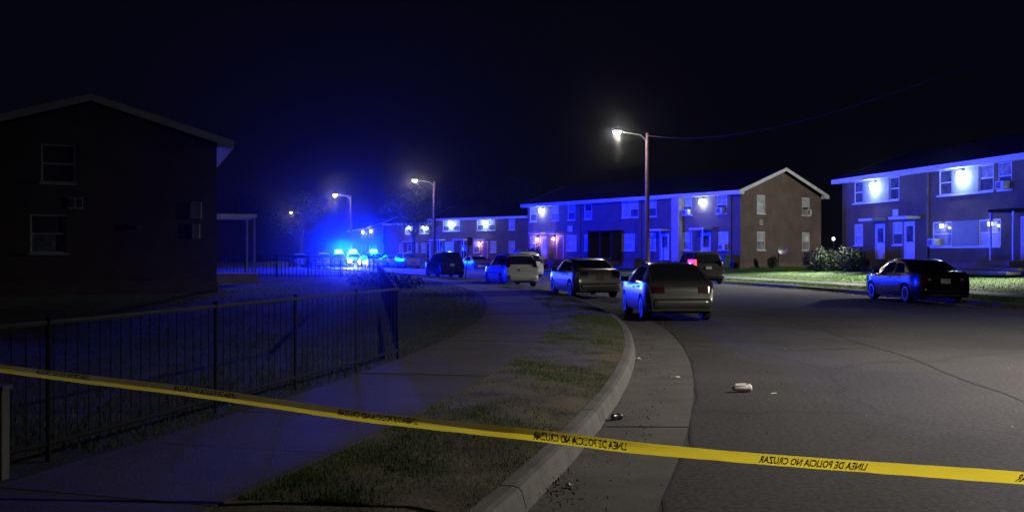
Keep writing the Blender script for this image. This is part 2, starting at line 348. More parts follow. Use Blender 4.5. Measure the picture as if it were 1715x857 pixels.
def bay(root, Mp, a0, a1, zs, wl, wr, holes=False):
    """two windows with a pale siding panel between, over one long sill"""
    mb = MB(); abox(mb, Mp, a0 + wl + .02, a1 - wr - .02, zs + .0, zs + 1.32, -.02, .03)
    p = mb.build('siding_panel', M['panel'], root)
    abox(MB(), Mp, a0 - .1, a1 + .1, zs - .09, zs - .004, -.1, .08).build('sill', M['white'], p)

class Building:
    def __init__(s, name, label, P0, u, L, D, F, eave=4.85, rise=1.85, brick='brick', group='brick apartment buildings'):
        u = Vector((u[0], u[1])).normalized(); s.L, s.D, s.F, s.E = L, D, F, F + eave; s.rise = rise; s.brick = brick; s.u = u; s.P0 = P0
        s.root = tag(empty(name, (P0[0], P0[1], 0), math.atan2(u.y, u.x)), label, 'building', group)
        s.front = lambda a, z, d: (a, d, z); s.rgt = lambda a, z, d: (L - d, a, z); s.lft = lambda a, z, d: (d, D - a, z); s.back = lambda a, z, d: (L - a, D - d, z)
        s.H = dict(front=[], rgt=[], lft=[], back=[]); s.todo = []
    def px(s, p):                         # facade position that lies at this direction from the viewpoint
        k = (p - 857.5) / 1600; return (s.P0[1] * k - s.P0[0]) / (s.u.x - s.u.y * k)
    def win(s, side, a, z, w=.95, h=1.35, **kw):
        hh = (a - w / 2, a + w / 2, z, z + h); s.H[side].append(hh); s.todo.append(lambda: window(s.root, getattr(s, side), hh, **kw))
    def dr(s, side, a, w=.95, h=2.1, m='door_dark', **kw):
        hh = (a - w / 2, a + w / 2, s.F, s.F + h); s.H[side].append(hh); s.todo.append(lambda: door(s.root, getattr(s, side), *hh, m, **kw))
    def finish(s):
        L, D, E, F, r = s.L, s.D, s.E, s.F, s.root
        mb = MB(); z0 = F - .12
        wall(mb, s.front, 0, L, z0, E, s.H['front']); wall(mb, s.back, 0, L, z0, E, s.H['back'])
        for nm in ('rgt', 'lft'):
            Mp = getattr(s, nm); wall(mb, Mp, 0, D, z0, E, s.H[nm])
            mb.add([Mp(0, E, 0), Mp(D, E, 0), Mp(D / 2, E + s.rise - .06, 0)], [(0, 1, 2)])
        mb.build('wall', M[s.brick], r)
        MB().box(-.03, L + .03, -.03, D + .03, -.3, z0 - .002).build('foundation', M['found'], r)
        ov, rk, th = .55, .35, .12; sl = s.rise / (D / 2)
        roof = MB()
        for sg in (0, 1):
            Y = (lambda y: y) if sg == 0 else (lambda y: D - y)
            ze = E + .06 - ov * sl * 0; e = (-ov, E + .08); t = (D / 2, E + s.rise + .1)
            vs = [(x, Y(y), z + dz) for dz in (0, th) for x in (-rk, L + rk) for (y, z) in (e, t)]
            roof.add(vs, [(0, 1, 3, 2), (4, 6, 7, 5), (0, 2, 6, 4), (1, 5, 7, 3), (0, 4, 5, 1), (2, 3, 7, 6)])
        rf = roof.build('roof', M['shingle'], r)
        for sg in (0, 1):
            Y = (lambda y: y) if sg == 0 else (lambda y: D - y)
            MB().box(-rk, L + rk, min(Y(-ov - .03), Y(-ov)), max(Y(-ov - .03), Y(-ov)), E - .08, E + .19).build('fascia', M['white'], rf)
            MB().box(-.002, L + .002, min(Y(-ov), Y(-.004)), max(Y(-ov), Y(-.004)), E - .07, E - .03).build('soffit', M['white'], rf)
            for x0, x1 in ((-rk - .03, -rk - .002), (L + rk + .002, L + rk + .03)):
                b = .25; vs = [(x, Y(y), z) for x in (x0, x1) for (y, z) in ((-ov, E - .08), (-ov, E + .2), (D / 2, E + s.rise + .23), (D / 2, E + s.rise + .23 - b))]
                MB().add(vs, [(0, 1, 2, 3), (4, 7, 6, 5), (0, 4, 5, 1), (1, 5, 6, 2), (2, 6, 7, 3), (3, 7, 4, 0)]).build('rake_board', M['white'], rf)
            for x0, x1 in ((-rk - .001, .0), (L, L + rk + .001)):     # boxed eave returns
                xa, xb = min(x0, x1), max(x0, x1)
                vs = [(x, Y(y), z) for x in (xa, xb) for (y, z) in ((-ov + .004, E - .07), (.0, E - .07), (.0, E + .22), (-ov + .004, E + .07))]
                MB().add(vs, [(0, 1, 2, 3), (4, 7, 6, 5), (0, 4, 5, 1), (1, 5, 6, 2), (2, 6, 7, 3), (3, 7, 4, 0)]).build('eave_return', M['white'], rf)
        for t in s.todo: t()
        return s

UP, LO = 3.45, .78
def wall_vent(b, side, a, z, w=.36, h=.36, m='white'):
    v = abox(MB(), getattr(b, side), a - w / 2, a + w / 2, z, z + h, -.03, -.002).build('wall_vent', M[m], b.root)
    for k in range(2): abox(MB(), getattr(b, side), a - w / 2 + .03 + k * w / 2, a - .03 + k * w / 2, z + .04, z + h - .04, -.036, -.0305).build('louvre', M['acgrille'], v)

# --- long building with the gable end towards the viewer
bu = Vector((.608, -.794)); far = (16.4 - .608 * 24.6, 68.6 + .794 * 24.6)
B2 = Building('apartment_building', 'long two storey brick building behind the tall wooden lamp pole, gable end in plain view', far, bu, 24.6, 9.7, 1.1)
for p, kw in ((893, {}), (930, dict(lo='pane_mid')), (957, dict(up='pane_mid')), (985, dict(up='pane', lo='pane_mid')), (1048, dict(lo='blind')), (1062, dict(lo='pane')), (1092, {}), (1151, dict(ac=True, lo='pane')), (1209, dict(up='pane_mid', ac=True))):
    B2.win('front', B2.px(p), B2.F + UP, **kw)
for p, kw in ((892, dict(lo='blind')), (957, dict(lo='blind', w=1.3)), (985, dict(lo='blind')), (1052, dict(lo='blind', w=1.5)), (1091, dict(lo='blind')), (1151, dict(lo='pane_mid')), (1211, dict(lo='blind', ac=.1))):
    w = kw.pop('w', .95); B2.win('front', B2.px(p), B2.F + LO, w=w, **kw)
for p, m, kw in ((912, 'door_white', dict(gm='pane_mid')), (938, 'door_red', {}), (1008, 'door_dark', dict(glass=False)), (1030, 'door_dark', dict(glass=False)), (1113, 'door_white', {}), (1182, 'door_white', dict(gm='pane'))):
    B2.dr('front', B2.px(p), m=m, **kw)
for a in (2.35, 7.75):
    for z, kw in ((UP, dict(up='blind', lo='blind') if a < 5 else dict(up='blind', lo='pane', ac=True)), (LO, dict(up='blind', lo='pane_mid'))):
        B2.win('rgt', a, B2.F + z, **kw)
B2.finish()
for p0, p1, w in ((901, 920, True), (930, 945, True), (1000, 1040, False), (1102, 1122, True), (1170, 1193, True)):
    canopy(B2.root, B2.front, B2.px(p0), B2.px(p1), B2.F + 2.28, zf=B2.F, white=w)
for p in (908, 1178): flood(B2.root, B2.front, B2.px(p), B2.F + 4.55, beam=1200)
for p in (901, 929): lantern(B2.root, B2.front, B2.px(p), B2.F + 1.75, P_PORCH)
for p in (1001, 1020.5, 1039): abox(MB(), B2.front, B2.px(p) - .06, B2.px(p) + .06, B2.F - .02, B2.F + 2.277, -1.09, -.006).build('porch_shade_panel', M['door_dark'], B2.root)  # dark panels added to make the porch recess look shaded
abox(MB(), B2.front, B2.px(1131), B2.px(1143), B2.F - .1, B2.E - .1, -.45, -.004).build('party_wall', M['pilaster'], B2.root)
wall_vent(B2, 'rgt', 2.35, B2.F + 2.62); wall_vent(B2, 'rgt', 4.85, B2.E + .95, .35, .6, 'found')
for p in (972, 1074, 1225): abox(MB(), B2.front, B2.px(p) - .05, B2.px(p) + .05, .3, B2.E - .1, -.11, -.004).build('downspout', M['found'], B2.root)
abox(MB(), B2.front, B2.px(955) - .3, B2.px(955) + .3, B2.F + 2.45, B2.F + 2.95, -.03, -.003).build('number_plate', M['white'], B2.root)

# --- building at the right with two lit window bays
B1 = Building('apartment_building', 'brick building with two floodlit window bays behind the black sedan', (21.1, 61.0), (.201, -.98), 26, 9.7, 1.28, brick='brick1')
def bay_on(b, p0, p1, z, wl, wr, kl={}, kr={}):
    a0, a1 = b.px(p0), b.px(p1)
    b.win('front', a0 + wl / 2, z, w=wl, h=1.32, sill=False, **kl); b.win('front', a1 - wr / 2, z, w=wr, h=1.32, sill=False, **kr)
    b.todo.append(lambda: bay(b.root, b.front, a0, a1, z, wl, wr))
bay_on(B1, 1431, 1506, B1.F + 3.46, .95, .95, dict(lo='pane', up='pane'), dict(up='pane', lo='pane'))
bay_on(B1, 1573, 1664, B1.F + 3.46, 1.05, 1.05, dict(up='pane', lo='pane'), dict(up='pane_mid', lo='pane'))
bay_on(B1, 1562, 1676, B1.F + .72, 1.6, 1.6, dict(up='pane_mid', lo='pane_mid', ac=-.5), dict(up='pane_mid', lo='blind'))
B1.win('front', B1.px(1438), B1.F + .85, up='blind', lo='blind', h=1.3); B1.win('front', B1.px(1503), B1.F + .85, up='blind', lo='pane', h=1.3)
B1.dr('front', B1.px(1474), m='door_white', w=1.0); B1.dr('front', B1.px(1523), m='door_white', w=1.0, h=2.15)
B1.win('front', B1.px(1683), B1.F + UP, up='pane_mid', lo='pane', ac=True)
B1.win('front', B1.px(1760), B1.F + LO); B1.win('front', B1.px(1760), B1.F + UP); B1.dr('front', B1.px(1722), m='door_white')
B1.win('lft', 2.2, B1.F + LO); B1.win('lft', 7.4, B1.F + UP); B1.win('lft', 2.2, B1.F + UP); B1.win('lft', 7.4, B1.F + LO)
B1.finish()
flood(B1.root, B1.front, B1.px(1466), B1.F + 4.55, P_FLOOD * 1.5, beam=18000); flood(B1.root, B1.front, B1.px(1613), B1.F + 4.55, P_FLOOD * 1.7, beam=18000); flood(B1.root, B1.front, B1.px(1800), B1.F + 4.55, P_FLOOD, beam=12000)  # the last flood is out of view, added to brighten the right lawn
flood(B1.root, B1.lft, 4.6, B1.F + 5.2, 30, out=.3, color=(1, .93, .85))
_rz = math.atan2(B1.u.y, B1.u.x); _t = Matrix.Rotation(-_rz, 3, 'Z') @ (Vector((20.0, 70.0, 4.0)) - Vector((B1.P0[0], B1.P0[1], 0)))
light("gable_beam", "SPOT", B1.lft(4.6, B1.F + 4.75, -.55), 1900, (1, .95, .9), B1.root, .12, target=tuple(_t), angle=R(125), blend=.8)
for p0, p1 in ((1460, 1484), (1511, 1542)): canopy(B1.root, B1.front, B1.px(p0), B1.px(p1), B1.F + 2.28, zf=B1.F, posts=False, out=.9)
canopy(B1.root, B1.front, B1.px(1697), B1.px(1740), B1.F + 2.3, zf=B1.F, white=False, out=1.4)
for p in (1579.5, 1661): lantern(B1.root, B1.front, B1.px(p), B1.F + 1.72, 6, 'lit', (.9, .92, 1))
abox(MB(), B1.front, B1.px(1496), B1.px(1505), B1.F + 2.5, B1.F + 2.9, -.04, -.003).build('number_plate', M['white'], B1.root)
abox(MB(), B1.front, B1.px(1555) - .05, B1.px(1555) + .05, .5, B1.E - .1, -.11, -.004).build('downspout', M['found'], B1.root)
st = tag(empty('concrete_steps', (0, 0, 0)), 'low wide concrete steps on the lawn at the right end of the floodlit building', 'steps')
for k, (d, z) in enumerate(((2.6, .78), (2.0, .95))):
    T = lambda a, z_, d_: tuple(B1.root.matrix_basis @ Vector((a, d_, z_)))
    c0 = B1.px(1655); rz = math.atan2(B1.u.y, B1.u.x)
    X = lambda a, d_: (B1.P0[0] + B1.u.x * a - B1.u.y * d_ * 1, B1.P0[1] + B1.u.y * a + B1.u.x * d_)
    vs = [(*X(a, dd), zz) for zz in (z - .12, z) for dd in (-d, -d + .75) for a in (c0, c0 + 4.5)]
    MB().add(vs, [(0, 2, 3, 1), (4, 5, 7, 6), (0, 1, 5, 4), (2, 6, 7, 3), (0, 4, 6, 2), (1, 3, 7, 5)]).build('step', M['curb'], st)

# --- farther buildings along the street
B3 = Building('apartment_building', 'brick building beyond the silver wagon with two lit upper bays', (-10.2, 121.5), (.79, -.613), 15.2, 9.7, 1.0, brick='brick2')
bay_on(B3, 742, 770, B3.F + 3.46, 1.0, 1.0); bay_on(B3, 799, 829, B3.F + 3.46, 1.0, 1.0)
B3.win('front', B3.px(857), B3.F + UP, up='blind', lo='blind'); B3.win('front', B3.px(857), B3.F + LO, up='blind', lo='blind')
B3.win('front', B3.px(752), B3.F + LO, w=1.4, up='blind', lo='blind'); B3.win('front', B3.px(826), B3.F + LO, up='blind', lo='blind'); B3.win('front', B3.px(798), B3.F + LO, up='blind')
for p, m in ((737, 'door_dark'), (777, 'door_dark'), (812, 'door_red')): B3.dr('front', B3.px(p), m=m)
B3.finish()
for p in (756, 813): flood(B3.root, B3.front, B3.px(p), B3.F + 4.55, P_FLOOD * 1.5)
for p in (737, 777, 812): canopy(B3.root, B3.front, B3.px(p) - .9, B3.px(p) + .9, B3.F + 2.28, zf=B3.F)
lantern(B3.root, B3.front, B3.px(804), B3.F + 1.75, P_PORCH)
B4 = Building('apartment_building', 'brick building left of the second lamp pole with two small lit bays', (-18.5, 141), (.72, -.69), 11.5, 9.7, 1.0, brick='brick2')
bay_on(B4, 679, 692, B4.F + 3.46, .9, .9); bay_on(B4, 703, 718, B4.F + 3.46, .9, .9)
for p in (672, 697, 709): B4.win('front', B4.px(p), B4.F + LO, up='blind', lo='blind')
B4.dr('front', B4.px(686), m='door_white'); B4.dr('front', B4.px(718), m='door_dark'); B4.finish()
for p in (685, 711): flood(B4.root, B4.front, B4.px(p), B4.F + 4.5, P_FLOOD)
canopy(B4.root, B4.front, B4.px(682), B4.px(692), B4.F + 2.28, zf=B4.F)
B5 = Building('apartment_building', 'farthest brick building just behind the flashing police cars', (-31, 183), (.3, -.954), 24, 9.7, 1.0, brick='brick2')
for p in (606, 613, 619, 630, 641): B5.win('front', B5.px(p), B5.F + UP, up='blind'); B5.win('front', B5.px(p), B5.F + LO, up='blind')
B5.finish()
for p in (609, 622.5): flood(B5.root, B5.front, B5.px(p), B5.F + 4.5, P_FLOOD)

# --- dark house at the left, gable end towards the viewer
H0 = Building('apartment_building', 'dark unlit house at the left with pale roof edges', (-11.0, 35.6), (-.36, .933), 24, 8.55, .75, rise=1.42)
H0.win('lft', 3.2, H0.F + UP - .1, up='pane', lo='pane', w=1.1); H0.win('lft', 2.9, H0.F + LO + .1, up='pane', lo='pane_mid', w=1.2)
for a in (3, 9, 15, 20): H0.win('front', a, H0.F + UP); H0.win('front', a + .3, H0.F + LO)
for a in (6.6, 8): H0.dr('front', a, m='door_dark')
H0.finish()
wall_vent(H0, 'lft', 3.75, H0.F + 2.45, .5, .4)
for z0, w, h in ((2.15, .42, .62), (1.4, .3, .55)): abox(MB(), H0.lft, 7.8 - w / 2, 7.8 + w / 2, H0.F + z0, H0.F + z0 + h, -.09, -.003).build('meter_box', M['steel'], H0.root, bevel=.02)
abox(MB(), H0.lft, 5.75, 5.9, H0.F + 1.75, H0.F + 1.9, -.12, -.003).build('wall_tap', M['steel'], H0.root)
canopy(H0.root, H0.front, 6.0, 9.3, H0.F + 2.45, out=2.1, zf=H0.F)
lantern(H0.root, H0.front, 7.3, H0.F + 1.35, None, 'lit')
light('flood_light', 'POINT', (11.8, -.5, H0.F + 2.2), 5, COOL, H0.root, .1)
lantern(H0.root, H0.front, 11.8, H0.F + 2.25, None, 'lit')

# ------------------------------------------------------------------ street lamps, wires
def street_lamp(x, y, label, h=9.4, arm=2.15, ang=None, power=P_FAR, wood=True, spot=None):
    s, o = sof(x, y); a = PI + phi(s) if ang is None else ang
    z0 = zground(x, y); r = tag(empty('street_lamp', (x, y, z0)), label, 'street lamp', 'street lamps along the right curb'); h -= z0
    d = Vector((math.cos(a), math.sin(a), 0))
    MB().tube([(0, 0, -.3), (0, 0, h * .5), (0, 0, h)], [.17, .145, .115], 12).build('pole', M['wood' if wood else 'steel'], r, smooth=True)
    pts = [d * 0 + Vector((0, 0, h - .55)), d * .5 + Vector((0, 0, h - .12)), d * (arm - .45) + Vector((0, 0, h + .0))]
    MB().tube(pts, .035, 8).build('arm', M['steel'], r, smooth=True)
    e = d * arm + Vector((0, 0, h + .02)); sd = Vector((-d.y, d.x, 0))
    T = lambda X, Y, Z: tuple(e + d * X + sd * Y + Vector((0, 0, Z)))
    hd = MB().lathe([(.06, .16), (.17, .13), (.2, .05), (.19, .02)], 14, T=lambda X, Y, Z: T(X * 1.9, Y, Z)).build('lamp_head', M['lampgrey'], r, smooth=True)
    MB().lathe([(.17, .015), (.18, -.07), (.13, -.15), (.02, -.19)], 14, T=lambda X, Y, Z: T(X * 1.4, Y * 1.2, Z)).build('lens', M['lens_lamp'], hd, smooth=True)
    p = tuple(e + Vector((0, 0, -.36)))
    if spot: light('lamp_light', 'SPOT', p, power, LAMP, r, .12, target=(spot[0] - x, spot[1] - y, -z0), angle=R(136), blend=1)
    else: light('lamp_light', 'POINT', p, power, LAMP, r, .13)
    return r
street_lamp(8.75, 61.8, 'wooden pole street lamp, tallest and nearest of the lit ones')
street_lamp(-8.35, 102.5, 'lit street lamp on a slim pole second along the street')
street_lamp(-21.5, 127.5, 'lit street lamp rising right above the police lights')
street_lamp(-39.6, 181, 'farthest and smallest lit street lamp left of the police lights')
LP = (15.4, 8.5)
street_lamp(*LP, 'street lamp that lights the near road from the right side', power=P_STREET * 8.6, spot=(12.3, 10.2), arm=2.4, h=8.8)
def wire(p, q, sag, label, r=.014, n=24):
    pts = [tuple(Vector(p).lerp(Vector(q), t) - Vector((0, 0, sag * 4 * t * (1 - t)))) for t in np.linspace(0, 1, n)]
    tag(MB().tube(pts, r, 5).build('overhead_wire', M['wire'], smooth=True), label, 'wire')
wire((8.75, 61.8, 9.25), (15.4, 8.5, 8.7), 2.1, 'sagging overhead wire from the nearest lamp pole out over the road', .011)

# ------------------------------------------------------------------ cars
def tyre_mesh(r, w=.2):
    pr = [(r * .62, -w / 2), (r * .93, -w / 2), (r, -w * .36), (r, w * .36), (r * .93, w / 2), (r * .62, w / 2)]
    return MB().lathe(pr, 26, T=lambda x, y, z: (z, x, y)).mesh('wheel', M['rubber'], True, 30)
def rim_mesh(r, w=.2, spokes=7, m='rim'):
    mb = MB(); T = lambda x, y, z: (z, x, y)
    mb.lathe([(r * .6, w * .25), (r * .66, w * .5 + .004), (r * .58, w * .5 + .004), (r * .55, w * .2)], 26, T=T)
    mb.lathe([(r * .16, w * .2), (r * .15, w * .47), (r * .02, w * .49)], 14, T=T)
    for k in range(spokes):
        t = 2 * PI * k / spokes; c, s = math.cos(t), math.sin(t)
        vs = []
        for rr, hw in ((r * .1, r * .075), (r * .6, r * .055)):
            for dz in (w * .3, w * .45):
                for sg in (-1, 1): vs.append((dz, rr * c - sg * hw * s, rr * s + sg * hw * c))
        mb.add(vs, [(0, 1, 3, 2), (4, 6, 7, 5), (0, 4, 5, 1), (2, 3, 7, 6), (0, 2, 6, 4), (1, 5, 7, 3)])
    mb.lathe([(r * .56, -.02), (r * .56, w * .18), (.01, w * .18)], 20, T=T) if m == 'hubcap' else mb.lathe([(r * .56, -.02), (r * .56, 0.0), (.01, .0)], 20, T=T)
    return mb.mesh('rim', M[m], True, 30)
SED = dict(L=4.6, W=.89, top=[(0, .44), (.015, .6), (.05, .82), (.09, 1.0), (.16, 1.045), (.75, 1.075), (1.02, 1.2), (1.45, 1.375), (1.85, 1.43), (2.3, 1.435), (2.7, 1.39), (3.0, 1.26), (3.45, 1.02), (3.6, .985), (4.2, .86), (4.45, .74), (4.56, .6), (4.6, .44)],
    rg=(.8, 1.42), ws=(2.78, 3.4), side=[((1.05, 1.95), (1.42, 1.95)), ((2.02, 2.98), (2.02, 2.62))], belt=(.96, .88), ax=(1.0, 3.72), r=.32, tl=(.45, .86, .74, .96), plate=(.66, .0), seams=(1.28, 2.0, 3.15), trunk=.5)
HAT = dict(tum=.5, L=4.25, W=.85, top=[(0, .42), (.02, .58), (.07, .65), (.12, .84), (.19, .92), (.3, .965), (.62, 1.15), (.95, 1.30), (1.15, 1.355), (1.55, 1.385), (2.1, 1.385), (2.45, 1.34), (2.8, 1.2), (3.2, .99), (3.35, .95), (3.9, .84), (4.12, .72), (4.22, .58), (4.25, .42)],
    rg=(.31, 1.02), ws=(2.5, 3.14), side=[((.95, 1.55), (1.25, 1.55)), ((1.62, 2.72), (1.62, 2.4))], belt=(.93, .83), ax=(.82, 3.4), r=.3, tl=(.40, .83, .68, .83), plate=(.33, .02), seams=(.95, 1.6, 2.85), trunk=.3)
SUV = dict(L=4.6, W=.93, top=[(0, .46), (.02, .62), (.08, .68), (.12, .95), (.18, 1.06), (.38, 1.5), (.5, 1.66), (.7, 1.72), (1.6, 1.75), (2.5, 1.72), (2.8, 1.65), (3.05, 1.46), (3.5, 1.14), (3.62, 1.1), (4.25, 1.0), (4.48, .88), (4.57, .66), (4.6, .46)],
    rg=(.2, .42), ws=(2.86, 3.42), side=[((.55, 1.15), (.66, 1.15)), ((1.22, 2.02), (1.22, 2.02)), ((2.1, 3.05), (2.1, 2.75))], belt=(1.1, 1.0), ax=(.95, 3.68), r=.36, tl=(.64, .9, .98, 1.3), plate=(.8, .0), seams=(1.2, 2.06, 3.15), trunk=.4)
WAG = dict(SUV, L=4.5, W=.9, top=[(0, .44), (.02, .58), (.10, .64), (.14, .92), (.2, 1.02), (.45, 1.42), (.58, 1.56), (.8, 1.62), (1.6, 1.64), (2.4, 1.61), (2.7, 1.54), (3.0, 1.36), (3.45, 1.06), (3.6, 1.01), (4.15, .9), (4.38, .76), (4.47, .6), (4.5, .44)], rg=(.24, .5), belt=(1.02, .92), tl=(.62, .87, .95, 1.4), r=.32, plate=(.76, .0))
WMESH = {}
def make_car(name, K, pm, label, cat, group, loc, yaw, rim='rim', spokes=7, tint=None, detail=True, plate_m='plate', tail='red', police=False):
    root = tag(empty(name, loc, yaw), label, cat, group)
    L, W, r = K['L'], K['W'], K['r']; ty = np.array([p[0] for p in K['top']]); tz = np.array([p[1] for p in K['top']])
    def zt(y):
        e = .06 if .5 < y < L - .5 else .012
        return float(np.mean([np.interp(y + d, ty, tz) for d in (-e, -e / 2, 0, e / 2, e)]))
    def zb(y): return min(np.interp(y, [0, L], K['belt']), zt(y) - .02)
    def hw(y):
        t = min(1, y / .75); u = min(1, (L - y) / .95); return W * (1 - .15 * (1 - t) ** 2.6 - .20 * (1 - u) ** 2.4)
    def wz(y, z): return hw(y) * (1 - .10 * max(0, (.62 - z) / .6) ** 2 - .05 * max(0, (z - .62) / .4) ** 2)
    tum = K.get('tum', .36); ra = r + .055
    def zlow(y):
        z = .21 + .05 * max(0, 1 - y / .3) + .03 * max(0, 1 - (L - y) / .3)
        for a in K['ax']:
            if abs(y - a) < ra: z = max(z, r + math.sqrt(ra * ra - (y - a) ** 2))
        return min(z, zb(y) - .08)
    def roof(y):
        h = zt(y) - zb(y); zr = zt(y) - min(.075, .4 * h); we = wz(y, zb(y)) - .015; return zb(y), zt(y), zr, we, we - tum * (zr - zb(y)) - .02
    def ring(y):
        b, t, zr, we, wr = roof(y); zl = zlow(y); P = []
        for k in range(8): z = zl + (b - zl) * k / 7; P.append((wz(y, z), z))
        for k in range(1, 5): P.append((we + (wr - we) * k / 4, b + (zr - b) * k / 4))
        P += [(wr - .03, zr + (t - zr) * .62), (max(wr - .09, wr * .85), t - .008), (wr * .6, t - .002), (wr * .3, t), (0, t)]
        return P
    ys = sorted(set([round(float(v), 4) for v in np.concatenate([np.linspace(0, L, 44), ty, *[a + ra * np.sin(np.linspace(-PI / 2, PI / 2, 13)) for a in K['ax']]])]))
    rows = []
    for y in ys:
        h = ring(y); rows.append([(x, y, z) for x, z in h] + [(-x, y, z) for x, z in h[-2::-1]])
    mb = MB().grid(rows); n = len(rows[0]); mb.f.append(tuple(range(n))); mb.f.append(tuple((len(rows) - 1) * n + i for i in range(n))[::-1])
    mb.build('body', pm, root, smooth=True, angle=38)
    MB().box(-W + .18, W - .18, .2, L - .2, .2, .62).build('underbody', M['under'], root)
    for a in K['ax']:
        for sg in (-1, 1):
            arch = MB(); q = [(sg * (W - .05), a + ra * math.cos(t), r + ra * math.sin(t)) for t in np.linspace(-.3, PI + .3, 12)]
            q2 = [(sg * (W - .34), y, z) for _, y, z in q]; arch.grid([q, q2]).build('wheel_arch', M['under'], root)
    def patch(nm, f, us, vs, m, parent=root, skirt=.02):
        P = [[f(u, v) for v in vs] for u in us]; b = MB().grid(P)
        return b.build(nm, m, parent, smooth=True, angle=50)
    # glass
    gm = tint or M['glass']
    def sidex(y, z): b = zb(y); return wz(y, b) - .015 - (tum + .02 / max(.2, zt(y) - b)) * (z - b)
    for (b0, b1), (t0, t1) in K['side']:
        for sg in (-1, 1):
            def f(u, v):
                y = (b0 + (b1 - b0) * u) * (1 - v) + (t0 + (t1 - t0) * u) * v
                ztop = min(zt(y) - .1, max(zt(yy) for yy in (t0, t1)) - .1); z = zb(y) + .035 + (ztop - zb(y) - .035) * v
                return (sg * (sidex(y, z) + .008), y, z)
            patch('side_window', f, np.linspace(0, 1, 6), np.linspace(0, 1, 4), gm)
    for nm, (y0, y1) in (('rear_window', K['rg']), ('windscreen', K['ws'])):
        def f(u, v):
            y = y0 + (y1 - y0) * v; wr = roof(y)[4] - .1; s = -1 if nm == 'rear_window' else 1
            return (u * wr, y + s * .008, zt(y) - .008 * abs(u) ** 2 + .01)
        patch(nm, f, np.linspace(-1, 1, 9), np.linspace(0, 1, 8), gm)
    # ends
    kr = int(np.argmax(tz > 1.0)); rz = tz[:kr + 1]; ry = ty[:kr + 1]
    fz = tz[::-1]; kf = int(np.argmax(fz > .8)); fzz = fz[:kf + 1]; fy = ty[::-1][:kf + 1]
    def yr(x, z, o=.012):
        y = float(np.interp(z, rz, ry)); g = 0
        while wz(y, z) < abs(x) + .01 and g < 60: y += .012; g += 1
        return (x, y - o, z)
    def yf(x, z, o=.012):
        y = float(np.interp(z, fzz, fy)); g = 0
        while wz(y, z) < abs(x) + .01 and g < 60: y -= .012; g += 1
        return (x, y + o, z)
    x0, x1, z0, z1 = K['tl']; nz = 4
    for sg in (-1, 1):
        t = patch('tail_lamp', lambda u, v: yr(sg * (x0 + (x1 - x0) * u), z0 + (z1 - z0) * v, .016), np.linspace(0, 1, 7), np.linspace(0, 1, 4), M[tail] if not (tail == 'brake' and sg > 0) else M['red'])
        if K is not HAT: patch('reverse_lamp', lambda u, v: yr(sg * (x0 + .02 + .1 * u), z0 + .02 + .06 * v, .022), np.linspace(0, 1, 3), np.linspace(0, 1, 2), M['clear'], t)
        hx0, hx1 = W * .45, W * .86
        patch('headlight', lambda u, v: yf(sg * (hx0 + (hx1 - hx0) * u), .6 + .13 * v + (.06 if K['r'] > .34 else 0), .014), np.linspace(0, 1, 6), np.linspace(0, 1, 3), M['head'] if police == 'front' else M['clear'])
    patch('grille', lambda u, v: yf(u * W * .38, .56 + .13 * v, .012), np.linspace(-1, 1, 5), np.linspace(0, 1, 2), M['black'])
    pz, px_ = K['plate']
    patch('licence_plate', lambda u, v: yr(px_ + .155 * u, pz + .15 * v, .02), np.linspace(-1, 1, 3), np.linspace(0, 1, 2), M[plate_m])
    def bmp(fn, nm):
        P = [[fn(u * W * .9, z, o) for z, o in ((.30, .0), (.33, .03), (.42, .045), (.5, .045), (.54, .02), (.555, .0))] for u in np.linspace(-1, 1, 15)]
        MB().grid(P).build(nm, pm, root, smooth=True, angle=50)
    bmp(yr, 'rear_bumper'); bmp(yf, 'front_bumper')
    patch('bumper_insert', lambda u, v: yr(u * W * .55, .27 + .05 * v, .012), np.linspace(-1, 1, 5), np.linspace(0, 1, 2), M['black'])
    if detail:
        for y in K['seams']:
            for sg in (-1, 1):
                patch('door_seam', lambda u, v: (sg * (wz(y, zlow(y) + .05 + (zb(y) - zlow(y) - .06) * v) + .002), y + .014 * u, zlow(y) + .05 + (zb(y) - zlow(y) - .06) * v), (0, 1), np.linspace(0, 1, 6), M['black'])
        for y in K['seams'][:2]:
            for sg in (-1, 1): MB().box(sg * (wz(y + .2, zb(y) - .1) - .005), sg * (wz(y + .2, zb(y) - .1) + .03), y + .12, y + .29, zb(y) - .12, zb(y) - .085).build('door_handle', pm, root)
        for sg in (-1, 1):
            for v0 in (K['belt'][0] * .62,):
                patch('side_moulding', lambda u, v: (sg * (wz(K['ax'][0] + .45 + (K['ax'][1] - K['ax'][0] - .9) * u, v0 + .05 * v) + .008), K['ax'][0] + .45 + (K['ax'][1] - K['ax'][0] - .9) * u, v0 + .05 * v), np.linspace(0, 1, 5), np.linspace(0, 1, 2), M['black'])
        ym = K['ws'][1] - .32
        for sg in (-1, 1):
            xx = wz(ym, zb(ym)); mm = MB().box(sg * (xx - .02), sg * (xx + .2), ym - .05, ym + .06, zb(ym) + .02, zb(ym) + .16).build('mirror', pm, root, bevel=.03)
    key = (r, rim, spokes)
    if key not in WMESH: WMESH[key] = (tyre_mesh(r), rim_mesh(r, spokes=spokes, m=rim))
    for a in K['ax']:
        for sg in (-1, 1):
            w = inst('wheel', WMESH[key][0], root, (sg * (W - .115), a, r), (0, 0, 0 if sg > 0 else PI)); inst('rim', WMESH[key][1], w)
